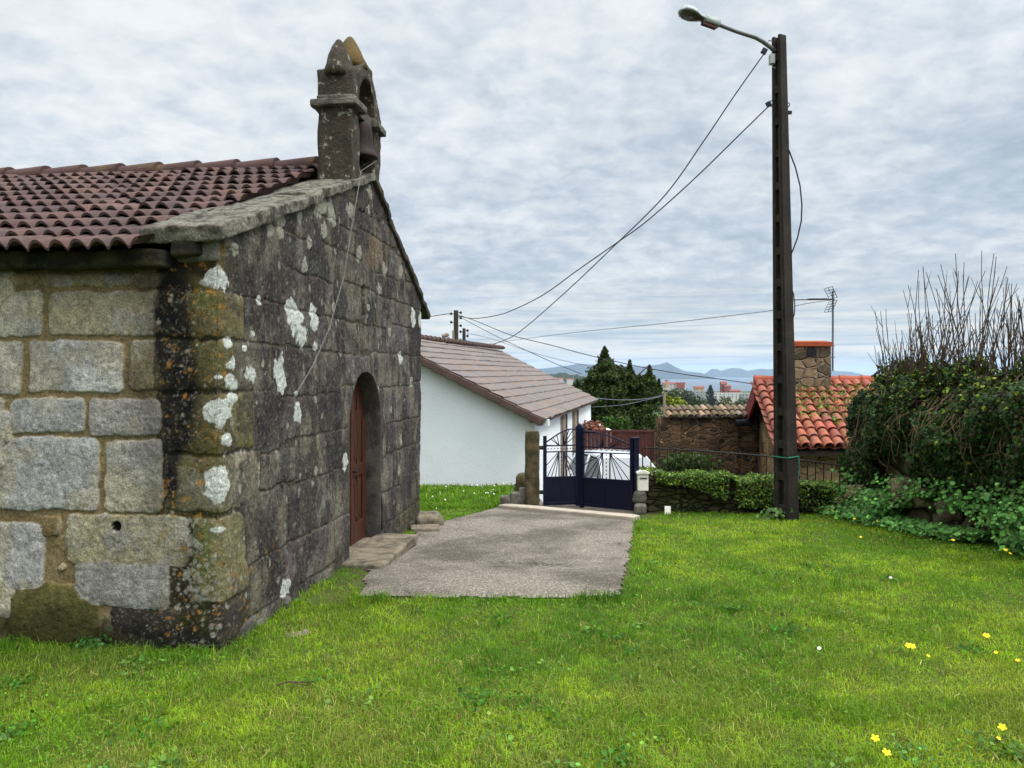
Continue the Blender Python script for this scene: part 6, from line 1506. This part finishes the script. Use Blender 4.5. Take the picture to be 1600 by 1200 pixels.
yf = [(1420, 1030, 3, .021, 'pair of yellow wildflower heads close together in the right lawn', 'a'), (1548, 1012, 2, .019, 'yellow wildflower cluster nearest the right edge in mid lawn', 'a'), (1368, 1178, 1, .018, 'round yellow wildflower near the bottom edge of the lawn', 'a'), (1385, 1202, 1, .018, 'pale opening yellow wildflower at the very bottom of the lawn', 'a'), (1566, 1160, 1, .018, 'tilted yellow wildflower in the lower right corner of the lawn', 'a'),
  (1450, 1046, 1, .011, '', 'b'), (1556, 1038, 1, .011, '', 'b'), (1590, 1052, 1, .011, '', 'b'), (1560, 1176, 1, .010, '', 'b'), (1478, 842, 1, .019, '', 'c'), (1480, 835, 1, .019, '', 'c'), (1489, 862, 1, .018, '', 'c'), (1571, 878, 2, .018, '', 'c'), (1578, 884, 1, .016, '', 'c'), (1300, 810, 1, .020, '', 'c'), (1335, 824, 1, .018, '', 'c'), (1372, 828, 1, .018, '', 'c'), (1380, 826, 1, .016, '', 'c'), (1345, 852, 1, .014, '', 'c')]
for i, (x, y, nb, r, lb_, gp) in enumerate(yf):
    lab = lb_ or ('tiny half closed yellow bud in the right lawn' if gp == 'b' else 'small yellow wildflower at the foot of the ivy bank')
    f = make_flower('yellow_flower', nb, r, .07 if gp != 'c' else .10, i, lab, 'yellow wildflowers in the lawn'); f.location = gpt(x, y)
dz = thing('daisy', (0, 0, 0), 'small white daisy in the grass strip beside the white house', 'flower', 'white daisies in the grass')
mb = MB(); mb.tube([(0, 0, 0), (.004, 0, .10)], .002, n=4); mb.build('stem', m_stem, dz)
mb = MB(); tl = V3(0, -.6, 1).normalized(); e1 = tl.cross(V3(1, 0, 0)).normalized(); e2 = tl.cross(e1); top = V3(.004, 0, .10)
for k in range(9):
    a = 2*math.pi*k/9; u = e1*math.cos(a)+e2*math.sin(a); v2 = tl.cross(u); mb.add([top+u*.004, top+u*.016-v2*.0055+tl*.003, top+u*.024+tl*.002, top+u*.016+v2*.0055+tl*.003], [(0, 1, 2, 3)])
mb.build('petals', m_wht, dz)
mb = MB(); mb.lathe(top+tl*.001, tl, [(.006, 0), (.005, .004), (.001, .005)], 7); mb.build('centre', m_yel, dz)
rs = random.Random(9); spots = []
while len(spots) < 36:
    x, y = rs.uniform(658, 800), rs.uniform(756, 800); p = gpt(x, y)
    if y > 768+(800-x)*.16+rs.random()*20 or p.x > -.15 and p.y < 11.6: continue
    spots.append(p)
for i, p in enumerate(spots):
    o = dz if i == 0 else copy_tree(dz); o.location = p; o.rotation_euler = (rs.uniform(-.3, .3), rs.uniform(-.3, .3), rs.uniform(-.8, .8)); o.scale = [rs.uniform(.4, .75)]*3
for x, y in ((1390, 911), (1278, 1025)):
    o = copy_tree(dz); o.location = gpt(x, y); o['label'] = 'white daisy alone in the open lawn on the right'
mb = MB(); p = gpt(462, 1078)+UP*.035
mb.tube([p+V3(-.10, -.02, 0), p+V3(-.04, .0, .012), p+V3(.02, .012, .004), p+V3(.10, .0, .012)], .0045, .003, n=5); mb.tube([p+V3(-.03, 0, .01), p+V3(.03, -.03, .01), p+V3(.08, -.03, .0)], .003, .002, n=4)
tag(mb.build('twig', m_twig), 'dead grey twig lying in the lawn before the chapel', 'twig')
def weed(x, y, r, h, n, label, c, seed, sz=.03):
    p = gpt(x, y); root = thing('weed', p, label, 'plant'); rg = np.random.default_rng(seed); pts_ = np.array(p)+rg.normal(0, 1, (n, 3))*np.array([r, r*.6, 0])+np.array([0, 0, .02]); pts_[:, 2] += rg.random(n)*h
    leaves('leaves', pts_, np.tile([0, -.5, .8], (n, 1)), sz*rg.uniform(.6, 1.3, n), m_ivy, jit(c, n, rg, .35, .1), root, shape='round', tilt=.6, seed=seed)
    mb = MB(); rs = random.Random(seed)
    for k in range(9): mb.tube([p+V3(rs.uniform(-r, r)*.5, rs.uniform(-r, r)*.3, -.01), p+V3(rs.uniform(-r, r), rs.uniform(-r, r)*.6, h*.8)], .002, n=4)
    mb.build('stems', m_stem, root)
weed(170, 1008, .05, .16, 130, 'dark leafy weed between the two dark base stones of the chapel', SA(38, 70, 30), 1, .022)
weed(140, 1018, .05, .08, 90, 'low clover like weed at the foot of the chapel side wall', SA(46, 84, 34), 2, .02)
weed(727, 752, .07, .32, 60, 'tall thin weed against the white house wall', SA(70, 104, 40), 3, .07)
weed(757, 756, .20, .22, 160, 'bushy weed at the foot of the white house wall', SA(56, 98, 34), 4, .07)
weed(774, 757, .17, .20, 130, 'second bushy weed by the white house wall, nearest the stone block', SA(56, 98, 34), 5, .07)
weed(1218, 812, .12, .14, 90, 'pale leafy weed at the left foot of the lamp post', SA(96, 124, 70), 6, .05)
weed(815, 768, .06, .12, 70, 'dark weed at the foot of the squat mossy block', SA(48, 80, 34), 7, .05)
